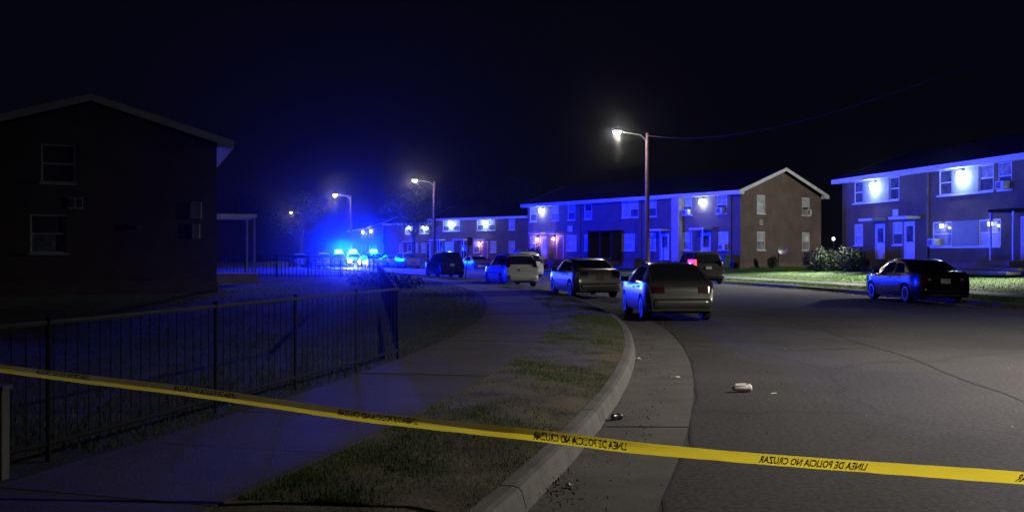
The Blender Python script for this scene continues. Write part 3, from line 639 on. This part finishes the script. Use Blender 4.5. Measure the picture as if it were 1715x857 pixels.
    if police:
        yc = (K['ws'][0] + K['rg'][1]) / 2 + .1; zc = zt(yc)
        lb = MB().box(-.58, .58, yc - .15, yc + .15, zc - .02, zc + .06).build('light_bar', M['black'], root)
        for sg in (-1, 1): MB().lathe([(.02, .06), (.24, .065), (.30, .14), (.27, .26), (.16, .35), (.02, .38)], 16, T=lambda X, Y, Z: (sg * .21 + X * .85, yc + Y * .6, zc + Z * (1 if police != 'dark' else .45))).build('strobe_lens', M['lens_blue'] if police not in ('dark', 'side') else M['binblue'], lb, smooth=True)
        if police == 'side': light('strobe_light', 'SPOT', (0, yc, zc + .42), 360000, (0, .006, 1), root, .3, target=(20, yc - 38, zc + 7.6), angle=R(140), blend=.7).scale = (1, .17, 1)
        if police in ('front', 'rear') or (not isinstance(police, str)):
            dl = Matrix.Rotation(-yaw, 3, 'Z') @ Vector((.3, -.95, 0)); k = police if not isinstance(police, str) else 1
            light('strobe_beam', 'SPOT', (0, yc - .02, zc + .45), 180000 * k, BLUE, root, .36, target=(dl.x * 50, yc + dl.y * 50, zc + 1), angle=R(95), blend=1)
        if police not in ('dark', 'side'): light('strobe_light', 'POINT', (0, yc, zc + .46), P_BLUE * (1 if police in ('front', 'rear') else police), BLUE, root, .36)
        if police == 'front':
            for sg in (-1, 1): light('headlight_beam', 'SPOT', (sg * W * .66, L + .2, .68), 2200, (1, .97, .92), root, .1, target=(sg * W * .66, L + 10, .2), angle=R(70), blend=1)
    return root
G1 = 'cars parked along the left curb'; G2 = 'cars standing on the right side of the road'
make_car('parked_car', HAT, paint('olive_grey', (.045, .045, .04)), 'dark grey hatchback parked nearest the camera beside the left curb', 'car', G1, (3.99, 22.4, 0), R(2.0), 'hubcap', 7)
make_car('parked_car', SED, paint('champagne', (.36, .33, .26), .1), 'champagne sedan parked between the dark hatchback and the silver wagon', 'car', G1, (3.17, 34.3, 0), R(11), 'hubcap', 7)
make_car('parked_car', WAG, paint('silver', (.42, .42, .40), .1), 'silver tall wagon parked third along the left curb', 'car', G1, (.55, 46.3, 0), R(16))
make_car('parked_car', SUV, paint('near_black', (.012, .012, .016)), 'black SUV parked beyond the silver wagon next to the leaning sign', 'car', G1, (-3.95, 63.5, 0), R(18))
make_car('parked_car', SUV, paint('dark_brown_grey', (.05, .045, .042)), 'dark SUV with one red tail lamp lit, behind the hatchback', 'car', G2, (10.25, 49.6, 0), R(5), tail='brake')
make_car('parked_car', SED, paint('black', (.006, .006, .007), .2, .2), 'shiny black sedan parked by the lawn at the right', 'car', G2, (13.72, 30.2, 0), R(1.5), plate_m='plate', spokes=8)
make_car('parked_car', SED, paint('beige', (.42, .38, .3)), 'pale beige sedan facing the camera beyond the black SUV', 'car', G2, (-4.45, 96.5, 0), R(23 + 180), detail=False)
make_car('police_car', SUV, paint('police_white', (.6, .62, .64), 0), 'white police SUV with blue light bar, hidden behind the silver wagon', 'police car', 'police cars', (1.35, 62.5, 0), R(22), police='dark')
farcars = [(86.5, 11.2, 203, SUV, (.25, .25, .27), 'grey SUV parked just left of the beige sedan under the second lamp'), (93, 11.2, 203, SED, (.6, .6, .6), 'white sedan second in the far row left of the beige sedan'), (99.5, 11.2, 203, WAG, (.1, .1, .12), 'charcoal wagon third in the far row below the lit bays'),
           (106, 11.2, 203, SED, (.45, .45, .46), 'silver sedan last in the far row near the police cars'), (91, 8.2, 203, SED, (.5, .5, .52), 'silver sedan double parked beside the far row'), (86, 1.6, 23, SED, (.08, .09, .12), 'dark blue sedan parked beyond the black SUV on the left'), (97, 1.7, 23, WAG, (.2, .2, .2), 'grey wagon on the left just short of the police cars')]
for s, o, a, K, c, lab in farcars:
    x, y, _ = at(s, o); make_car('parked_car', K, paint('far_%d' % s, c), lab, 'car', 'cars parked far down the street', (x, y, 0), R(a), detail=False)
pol = [(-21.0, 116.0, 12, 1.0, 'police car flashing blue at the left of the three strobes'), (-19.7, 117.5, 180 + 14, 'front', 'police car with white headlights on, facing the camera under a blue strobe'), (-16.7, 118.5, 24, .8, 'police car flashing blue at the right of the three strobes'), (-24.0, 122.5, 20, 'dark', 'police car behind the left strobe with its light bar off'), (-25.5, 64.2, 70, 'side', 'police car behind the dark left house, its strobes lighting the facades across the street')]
for x, y, a, pw, lab in pol: make_car('police_car', SUV, paint('cruiser_%d' % int(-x), (.4, .42, .45), 0), lab, 'police car', 'police cars', (x, y, 0), R(a), police=pw, detail=False)

# ------------------------------------------------------------------ fences
def fence(name, pts, label, h, posts, spacing, z=.13, pr=.03, picket_r=.009):
    root = tag(empty(name, (0, 0, 0)), label, 'fence'); P = [Vector((x, y, 0)) for x, y in pts]
    seg = [(P[i + 1] - P[i]).length for i in range(len(P) - 1)]; tot = sum(seg)
    def pos(d):
        for i, l in enumerate(seg):
            if d <= l + 1e-6: return P[i].lerp(P[i + 1], d / l)
            d -= l
        return P[-1]
    pm = MB().tube([(0, 0, -.1), (0, 0, h + .05)], pr, 8).mesh('post', M['metal'])
    for d in posts(tot): q = pos(d); inst('post', pm, root, (q.x, q.y, z))
    n = max(2, int(tot / .8)); line = [pos(tot * i / n) for i in range(n + 1)]
    for zz in (h, .12): MB().tube([(q.x, q.y, z + zz) for q in line], .019, 6).build('rail', M['rail' if zz == h else 'metal'], root)
    km = MB().tube([(0, 0, .04), (0, 0, h - .01)], picket_r, 4).mesh('picket', M['metal'])
    k = spacing
    while k < tot and spacing: q = pos(k); inst('picket', km, root, (q.x, q.y, z)); k += spacing
    return root
FP = [(-4.05, 4.6), (-3.3, 6.8), (-2.76, 8.9), (-2.37, 10.45), (-1.95, 11.95), (-1.6, 13.4)]
def fp_posts(tot):
    d = 0; out = [0]
    for i in range(len(FP) - 1): d += math.dist(FP[i], FP[i + 1]); out.append(d)
    return out
fence('iron_fence', FP, 'low dark picket fence along the left edge of the sidewalk', .98, fp_posts, .125, pr=.019, picket_r=.0045)
fence('iron_fence', [(-1.6, 13.4), (-8.2, 58)], 'dark picket fence running back from the sidewalk fence corner', .98, lambda t: np.arange(2.4, t, 2.4), .19, pr=.019, picket_r=.0045)
fence('iron_fence', [(-8.4, 58), (-19, 61)], 'far picket fence silhouetted against the blue police lights', 1.35, lambda t: np.arange(0, t + .1, 2.2), .26, picket_r=.022, pr=.05)
gp = tag(empty('gate_post', (-3.36, 6.25, .13)), 'pale square post at the left end below the police tape', 'post')
MB().box(-.05, .05, -.05, .05, -.1, .58).build('shaft', M['curb'], gp, bevel=.008); MB().box(-.06, .06, -.06, .06, .582, .61).build('cap', M['curb'], gp)
# leaning sign seen from the back
sg = tag(empty('street_sign', (-2.75, 56, .14)), 'small sign on a leaning thin pole, seen from behind, near the black SUV', 'sign')
sg.rotation_euler = (0, R(7), 0)
MB().tube([(0, 0, -.2), (0, 0, 2.45)], .028, 8).build('pole', M['metal'], sg); MB().box(-.15, .15, -.045, -.032, 1.95, 2.45).build('sign_plate', M['signback'], sg)

# ------------------------------------------------------------------ police tape with reversed lettering
TP = [(-420, 560, 7.1, 14), (-150, 596, 6.4, 14), (0, 617, 6.05, 14), (300, 655, 5.9, 17), (600, 697, 5.75, 19), (860, 726, 5.6, 20), (1050, 750, 5.4, 21), (1240, 765, 5.25, 21), (1450, 781, 5.05, 23), (1715, 802, 4.85, 25), (2000, 822, 4.6, 26), (2300, 838, 4.3, 28)]
tpx = np.array([p[0] for p in TP], float)
def tcurve(px):
    y = float(np.interp(px, tpx, [p[1] for p in TP])); Y = float(np.interp(px, tpx, [p[2] for p in TP])); w = float(np.interp(px, tpx, [p[3] for p in TP]))
    e = 40; y = float(np.mean([np.interp(px + d, tpx, [p[1] for p in TP]) for d in (-e, -e / 2, 0, e / 2, e)]))
    return Vector(((px - 857.5) / 1600 * Y, Y, 1.6 - (y - 425) / 1600 * Y)), w * Y / 1600
TT = np.linspace(-420, 2300, 400); TC = [tcurve(p) for p in TT]; AR = [0]
for i in range(1, len(TC)): AR.append(AR[-1] + (TC[i][0] - TC[i - 1][0]).length)
AR = np.array(AR)
def tape_pt(a, v, lift=0):                # arc position, v in 0..1 bottom to top
    p = float(np.interp(a, AR, TT)); c, w = tcurve(p); fold = float(np.interp(p, [-400, 900, 1150, 2300], [1, .9, .25, .1]))
    t0 = .1 * math.sin(a * 1.7) + .12 * math.sin(a * 5.3 + 1) * math.sin(a * 2.1) + .07 * math.sin(a * 17) + .09 * math.sin(a * 29 + 2) * math.sin(a * 3.7); vv = .55 + .06 * math.sin(a * 2.7)
    if v <= vv: y = -(v - vv) * w * (.9 + t0); z = (v - vv) * w
    else: y = -(v - vv) * w * (.9 + t0) * (1 - fold) + (v - vv) * w * .9 * fold; z = (v - vv) * w
    return (c.x, c.y + y - lift, c.z + z + w * .05)
tape = tag(MB().grid([[tape_pt(a, v) for v in (0, .28, .55, .72, .86, 1)] for a in np.linspace(0, AR[-1], 420)]).build('police_tape', M['tape'], smooth=True, angle=60), 'yellow police tape stretched across the whole street with reversed black lettering', 'police tape')
def arc_of(px): return float(np.interp(px, TT, AR))
fc = bpy.data.curves.new('lettering', 'FONT'); fc.body = 'LINEA DE POLICIA NO CRUZAR'; fc.size = 1; fc.resolution_u = 2; fc.offset = .028
fo = bpy.data.objects.new('lettering', fc); COL.objects.link(fo)
bpy.context.view_layer.update()
src = bpy.data.meshes.new_from_object(fo.evaluated_get(bpy.context.evaluated_depsgraph_get()))
bpy.data.objects.remove(fo)
bm = bmesh.new(); bm.from_mesh(src); bmesh.ops.triangulate(bm, faces=bm.faces); src_v = [v.co.copy() for v in bm.verts]; src_f = [tuple(v.index for v in f.verts) for f in bm.faces]; bm.free()
xm = max(v.x for v in src_v)
for p0, p1, v0, v1 in ((60, 150, .5, .95), (290, 395, .5, .95), (565, 700, .42, .92), (893, 1050, .22, .86), (1272, 1453, .2, .84), (1703, 1900, .2, .84)):
    a0, a1 = arc_of(p0), arc_of(p1)
    vs = [tape_pt(a1 + (a0 - a1) * v.x / xm, v0 + (v1 - v0) * v.y / .73, .0025) for v in src_v]
    MB().add(vs, src_f).build('lettering', M['ink'], tape)
for px, lab in ((-420, 'wooden stake at the far left end of the tape'), (2300, 'wooden stake at the far right end of the tape')):
    c, w = tcurve(px); g0 = zground(c.x, c.y); tag(MB().box(c.x - .025, c.x + .025, c.y + .01, c.y + .06, g0 - .1, c.z + .15).build('wooden_stake', M['wood']), lab, 'stake')

# ------------------------------------------------------------------ plants
def leaves(pts, size, m, name, flat=.0):
    n = len(pts); pts = np.asarray(pts); a = rng.normal(size=(n, 3)); a /= np.linalg.norm(a, axis=1)[:, None]
    b = rng.normal(size=(n, 3)); b -= (b * a).sum(1)[:, None] * a; b /= np.linalg.norm(b, axis=1)[:, None]
    s = size * rng.uniform(.6, 1.4, (n, 1)); v = np.empty((n, 4, 3))
    v[:, 0] = pts - a * s; v[:, 1] = pts + b * s * .45; v[:, 2] = pts + a * s; v[:, 3] = pts - b * s * .45
    return raw_mesh(name, v.reshape(-1, 3), np.arange(n * 4).reshape(n, 4), m, 4)
def tree(x, y, h, r, label, n=3500, z0=None):
    z0 = zground(x, y) if z0 is None else z0
    t = tag(empty('tree', (x, y, z0)), label, 'tree', 'trees behind the buildings'); tr = MB()
    tr.tube([(0, 0, -.3), (.1, 0, h * .25), (.0, .1, h * .5), (.1, 0, h * .8)], [.28, .2, .14, .04], 8); cl = []
    for k in range(11):
        a = random.uniform(0, 2 * PI); z = h * random.uniform(.28, .6); q = Vector((math.cos(a), math.sin(a), 0)) * r * random.uniform(.45, .85); q.z = z + h * random.uniform(.1, .32)
        tr.tube([(0, 0, z), tuple(q * .5 + Vector((0, 0, z * .5 + .2))), tuple(q)], [.09, .06, .02], 5); cl.append(q)
    tr.build('trunk', M['bark'], t, smooth=True)
    cl += [Vector((random.gauss(0, r * .35), random.gauss(0, r * .35), h * random.uniform(.5, .95))) for _ in range(12)]
    pts = []
    for q in cl:
        k = n // len(cl); d = rng.normal(size=(k, 3)); d /= np.linalg.norm(d, axis=1)[:, None]; rad = r * .33 * rng.uniform(.4, 1, (k, 1)) ** .5
        pts.append(np.array(q) + d * rad * np.array([1, 1, .75]))
    o = inst('crown', leaves(np.concatenate(pts), .16, M['leaf'], 'crown'), t)
for a in ((-37, 88, 9, 4.2, 'dark broad tree behind the dark left house'), (-12.5, 121, 10, 4.0, 'tree with blue lit crown beside the second lamp pole'), (2, 140, 12, 5, 'tall tree behind the far brick building with two bays'), (-9, 150, 12, 5, 'tall dark tree rising left behind the far brick building'),
          (-30, 135, 10, 4.5, 'dark tree left of the farthest lamp by the police cars'), (-42, 150, 11, 5, 'tree silhouette at the far left end of the street'), (33, 82, 8, 3.5, 'dark tree in the gap between the two near brick buildings')): tree(*a)
def bush(x, y, rx, ry, h, label, n=1200, m='leaf2', size=.09, z=None, name='bush', group='bushes in front of the buildings'):
    z = zground(x, y) if z is None else z
    b = tag(empty(name, (x, y, z)), label, 'bush', group); st = MB(); pts = []
    for k in range(9):
        a = random.uniform(0, 2 * PI); q = (math.cos(a) * rx * .7, math.sin(a) * ry * .7, h * random.uniform(.5, .95)); st.tube([(q[0] * .2, q[1] * .2, -.05), q], [.02, .006], 4)
        kk = n // 9; d = rng.normal(size=(kk, 3)); d /= np.linalg.norm(d, axis=1)[:, None]
        pts.append(np.array([q[0] * .75, q[1] * .75, q[2] * .62]) + d * rng.uniform(.3, 1, (kk, 1)) ** .5 * np.array([rx * .55, ry * .55, h * .42]))
    st.build('stem', M['bark'], b); p = np.concatenate(pts); p[:, 2] = np.maximum(p[:, 2], .03); inst('foliage', leaves(p, size, M[m], 'foliage'), b)
def on(b, a, out): u = b.u; return (b.P0[0] + u.x * a + u.y * out, b.P0[1] + u.y * a - u.x * out)
for b, p, out, rx, h, lab in ((B2, 888, 1.6, 1.0, 1.5, 'low bush at the far end of the long brick building'), (B2, 909, 1.9, 1.3, 1.7, 'wide bush below the porch lanterns of the long building'), (B2, 925, 2.2, .7, 2.4, 'tall narrow shrub beside the red door'),
        (B1, 1420, 1.8, 1.15, 1.45, 'wide bush at the left corner of the floodlit building'), (B1, 1447, 2.0, 1.4, 1.5, 'bush under the left window of the floodlit building'), (B1, 1478, 2.2, 1.1, 1.6, 'spiky bush right in front of the first blue door')):
    x, y = on(b, b.px(p), out); bush(x, y, rx, rx * .8, h, lab, 1500)
for x, y, rx, h, lab in ((-5.0, 41, 1.2, .6, 'low dark bush beside the curve of the sidewalk'), (-6.2, 44, 1.3, .65, 'dark bush near the side fence beyond the sidewalk bend')):
    bush(x, y, rx, rx, h, lab, 1500, 'leaf', group='bushes in the left yard')
bush(26.5, 68, 1.0, 1.0, 1.7, 'reddish plant by the small lamp between the two buildings', 900)
# small post lamp seen in the gap between the two buildings
px_, py_ = (1396 - 857.5) / 1600 * 74, 74.0; z0 = zground(px_, py_)
pl = tag(empty('post_lamp', (px_, py_, z0)), 'small white lit post lamp in the gap between the two near buildings', 'lamp')
MB().tube([(0, 0, -.1), (0, 0, 2.0)], .04, 8).build('pole', M['metal'], pl); gl = MB().lathe([(.04, 2.02), (.10, 2.08), (.11, 2.16), (.07, 2.25), (.02, 2.28)], 12).build('globe', M['lit'], pl, smooth=True)
light('lamp_light', 'POINT', (0, -.3, 2.2), 8, (1, .9, .8), pl, .1)

# grass blades
def blades(name, n, sampler, h0, h1, m, wid=.006):
    P = sampler(n); n = len(P); a = rng.uniform(0, 2 * PI, n); h = rng.uniform(h0, h1, n); lean = rng.normal(0, .4, (n, 2)) * h[:, None]
    d = np.stack([np.cos(a), np.sin(a), np.zeros(n)], 1) * wid; v = np.empty((n, 3, 3)); v[:, 0] = P - d; v[:, 1] = P + d; v[:, 2] = P + np.column_stack([lean, h])
    o = bpy.data.objects.new(name, raw_mesh(name, v.reshape(-1, 3), np.arange(n * 3).reshape(n, 3), m, 3)); COL.objects.link(o); return stuff(o)
def sampler(s0, s1, o0, o1, zf, power=1, clump=.5):
    cs = rng.uniform(s0, s1, 160); co = rng.uniform(o0, o1, 160)
    def f(n):
        s = s0 + (s1 - s0) * rng.uniform(0, 1, n) ** power; o = rng.uniform(o0, o1, n)
        k = rng.uniform(0, 1, n); nz = .5 + .28 * np.sin(s * 2.1 + 3 * np.sin(o * 2.7)) * np.sin(o * 3.3 + s * .7) + .3 * np.sin(s * .9 + 2.2 * np.sin(o * 1.3 + s * .4)) + .2 * np.sin(s * 6.3 + o * 5.1); keep = k < (1 - clump) + clump * np.clip(nz, 0, 1) ** 1.6; s, o = s[keep], o[keep]
        ph = np.array([phi(x) for x in s]); X = np.interp(s, TS, TX) + np.cos(ph) * o; Y = np.interp(s, TS, TY) + np.sin(ph) * o
        return np.column_stack([X, Y, zf(o) - .01])
    return f
zv = lambda o: np.interp(o, [-1.62, -1.3, -.9, -.5, -.16], [.135, .155, .16, .15, .125])
blades('verge_grass', 190000, sampler(-19, 32, -1.64, -.17, zv, 1.5, 1.0), .012, .045, M['grass'], .0035)
blades('verge_grass', 20000, sampler(30, 80, -1.62, -.17, zv, 1.2, .5), .03, .09, M['grass'], .008)
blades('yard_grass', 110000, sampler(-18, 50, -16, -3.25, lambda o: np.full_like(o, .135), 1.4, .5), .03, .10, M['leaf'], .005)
blades('lawn_grass', 110000, sampler(8, 75, 15.2, 28, lambda o: np.interp(o, [a for a, b in LAWN], [b for a, b in LAWN]), 1.0, .35), .03, .09, M['lawngrass'], .012)
blades('lawn_grass', 25000, sampler(2, 60, 12.5, 13.8, lambda o: np.interp(o, [12.46, 12.9, 13.4, 13.82], [.125, .17, .2, .185]), 1.0, .3), .03, .09, M['lawngrass'], .010)
st_ = tag(MB().tube([(-.46, 6.35, .14), (-.45, 6.34, .30), (-.44, 6.32, .44)], [.003, .0025, .001], 5).build('weed_stalk', M['lawngrass']), 'single tall weed stalk standing up in the near verge', 'weed')

# ------------------------------------------------------------------ litter
def lying(mb, name, m, loc, rot, label, cat, **kw):
    o = mb.build(name, m, None, **kw); o.location = loc; o.rotation_euler = rot; return tag(o, label, cat, 'litter on the road')
cup = tag(empty('paper_cup', (2.66, 11.05, .05), R(15)), 'crushed brown and white paper cup lying on the road', 'cup', 'litter on the road')
MB().lathe([(.028, -.09), (.030, -.088), (.045, .07), (.043, .07), (.027, -.08)], 16, T=lambda x, y, z: (z, x, y * .8)).build('cup', M['cup'], cup, smooth=True)
MB().lathe([(.047, .066), (.049, .075), (.045, .085), (.02, .09)], 16, T=lambda x, y, z: (z, x, y * .8)).build('lid', M['paper'], cup, smooth=True)
MB().box(-.085, .03, -.03, -.02, .028, .05).build('band', M['paper'], cup)
lying(MB().box(-.04, .04, -.006, .006, 0, .005), 'paper_straw', M['paper'], (3.0, 10.95, .004), (0, 0, R(25)), 'thin white paper stick right of the cup', 'litter')
can = lying(MB().lathe([(.02, -.06), (.032, -.052), (.033, -.01), (.026, .0), (.033, .012), (.032, .05), (.022, .058)], 14, T=lambda x, y, z: (z, x, y)), 'dented_can', M['can'], (1.02, 9.3, .02), (0, 0, R(30)), 'dark dented can in the gutter by the curb', 'can', smooth=True)
def crumple(w, d, hh, n=5): return MB().grid([[(w * (i / n - .5), d * (j / n - .5), random.uniform(0, hh)) for j in range(n + 1)] for i in range(n + 1)])
lying(crumple(.1, .08, .04), 'paper_scrap', M['paper'], (1.92, 14.55, -.01), (0, 0, .4), 'crumpled white paper at the foot of the curb', 'litter')
lying(crumple(.11, .03, .02), 'paper_scrap', M['paper'], (2.12, 12.35, .003), (0, 0, .1), 'flat white paper scrap out on the gutter edge', 'litter')
lying(crumple(.04, .05, .03), 'paper_scrap', M['paper'], (.40, 6.62, -.012), (0, 0, .9), 'small pale scrap lying on the leaf heap by the curb', 'litter')
P = np.column_stack([rng.normal(.27, .09, 70), rng.normal(6.55, .22, 70), rng.uniform(-.005, .03, 70)])
o = bpy.data.objects.new('dead_leaves', leaves(P, .016, M['deadleaf'], 'dead_leaves')); COL.objects.link(o); stuff(o)
def gutter_leaves(n):
    s = rng.uniform(0, 45, n); o = 12.27 - np.abs(rng.normal(0, .28, n)); ph = np.array([phi(x) for x in s])
    return np.column_stack([np.interp(s, TS, TX) + np.cos(ph) * o, np.interp(s, TS, TY) + np.sin(ph) * o, rng.uniform(-.01, .03, n)])
o = bpy.data.objects.new('dead_leaves', leaves(gutter_leaves(6000), .03, M['deadleaf'], 'dead_leaves')); COL.objects.link(o); stuff(o)

# tar seams, wear along the gutter edge and loose grit on the road
def wobbly(name, s0, s1, offf, w, m, z, ds=.35):
    rows = []
    for s in np.arange(s0, s1, ds):
        o = offf(s) + random.gauss(0, .012); ww = w * random.uniform(.5, 1.5)
        rows.append([at(s, o - ww, z), at(s, o + ww, z)])
    return struct(MB().grid(rows).build(name, m))
tar = mat('old_tar', (.034, .033, .034), .8, spec=.2)
wobbly('tar_seam', -20, 46, lambda s: 4.15 + .12 * math.sin(s * .35) + .05 * math.sin(s * 1.3), .012, tar, .004)
wobbly('tar_seam', -14, 60, lambda s: 8.3 + .15 * math.sin(s * .22 + 1) + .04 * math.sin(s * 1.1), .011, tar, .004)
wobbly('gutter_seam', -24, 60, lambda s: .825 + .02 * math.sin(s * 2.3) + .015 * math.sin(s * 5.1), .014, tar, .0045)
for k, (s, o0, o1) in enumerate(((-7.6, .9, 4.0), (-1.5, 4.3, 8.2), (9.5, 1.0, 4.1))):
    rows = []
    for o in np.arange(o0, o1, .12): rows.append([at(s + .25 * math.sin(o * 1.9 + k) + random.gauss(0, .02) - .008, o, .004), at(s + .25 * math.sin(o * 1.9 + k) + random.gauss(0, .02) + .008, o, .004)])
    struct(MB().grid(rows).build('road_crack', tar))
def grit(n, s0, s1, o0, o1, size, m, name='grit'):
    s = rng.uniform(s0, s1, n); o = rng.uniform(o0, o1, n); ph = np.array([phi(x) for x in s])
    g = bpy.data.objects.new(name, leaves(np.column_stack([np.interp(s, TS, TX) + np.cos(ph) * o, np.interp(s, TS, TY) + np.sin(ph) * o, np.full(n, .006)]), size, m, name)); COL.objects.link(g); stuff(g)
grit(700, -20, 12, .1, 11, .009, M['deadleaf']); grit(160, -20, 14, .1, 9, .007, M['paper'])
grit(900, -20, 20, .02, .5, .012, M['deadleaf']); grit(500, -19, 10, -3.1, -.3, .014, M['deadleaf'], 'dead_leaves')
cup.scale = (1.2, 1.2, 1.2)
# bins and yard things
def bin_(x, y, m, label, rz=0):
    z = zground(x, y); b = tag(empty('wheelie_bin', (x, y, z), rz), label, 'bin', 'wheeled bins by the long building')
    vs = [(sx * w, sy * d, zz) for w, d, zz in ((.23, .25, .08), (.29, .33, .95)) for sx, sy in ((-1, -1), (1, -1), (1, 1), (-1, 1))]
    MB().add(vs, [(3, 2, 1, 0), (4, 5, 6, 7), (0, 1, 5, 4), (1, 2, 6, 5), (2, 3, 7, 6), (3, 0, 4, 7)]).build('tub', M[m], b, bevel=.02)
    MB().box(-.31, .31, -.36, .36, .955, 1.03).build('lid', M[m], b, bevel=.02)
    for sx in (-1, 1): MB().lathe([(.1, -.03), (.1, .03)], 14, T=lambda x_, y_, z_: (sx * .24 + z_, .24 + x_, .1 + y_)).build('wheel', M['rubber'], b)
for p, out, m, lab in ((1222, 1.3, 'binblue', 'blue wheeled bin at the near front corner of the long building'), (1232, 1.2, 'bingreen', 'dark green wheeled bin beside the blue one'), (1062, 3.2, 'bingreen', 'dark wheeled bin left of the lamp pole base'), (1053, 3.0, 'binblue', 'blue wheeled bin left of the dark one near the lamp pole')):
    x, y = on(B2, B2.px(p), out); bin_(x, y, m, lab, math.atan2(B2.u.y, B2.u.x))
dx, dy = 19.1, 68.5; dz = zground(dx, dy)
dd = tag(empty('dish_aerial', (dx, dy, dz)), 'small satellite dish on a short mast by the gable end', 'satellite dish')
MB().tube([(0, 0, -.1), (0, 0, 1.1)], .03, 8).build('mast', M['metal'], dd)
MB().lathe([(.02, 0), (.2, .03), (.36, .1), (.365, .105), (.19, .04), (.02, .012)], 18, T=lambda x, y, z: (.25 + x * .95, -.1 - z, 1.25 + y * .8)).build('dish', M['steel'], dd, smooth=True)
MB().tube([(0, -.05, 1.05), (.1, -.5, 1.15)], .012, 5).build('feed_arm', M['metal'], dd)
sh = bush(18.6, 68.2, .35, .3, .9, 'small dark shrub beside the satellite dish', 300)

# ------------------------------------------------------------------ night haze
hz = stuff(MB().box(-300, 300, -70, 410, -1.4, 22).build('haze', M['white']))
hm = bpy.data.materials.new('night_haze'); hm.use_nodes = True; nt = hm.node_tree; nt.nodes.clear()
out = nt.nodes.new('ShaderNodeOutputMaterial'); pv = nt.nodes.new('ShaderNodeVolumePrincipled')
pv.inputs['Color'].default_value = (.9, .92, .95, 1); pv.inputs['Density'].default_value = HAZE_DENSITY; pv.inputs["Anisotropy"].default_value = HAZE_G
nt.links.new(pv.outputs[0], out.inputs['Volume']); hz.data.materials.clear(); hz.data.materials.append(hm)
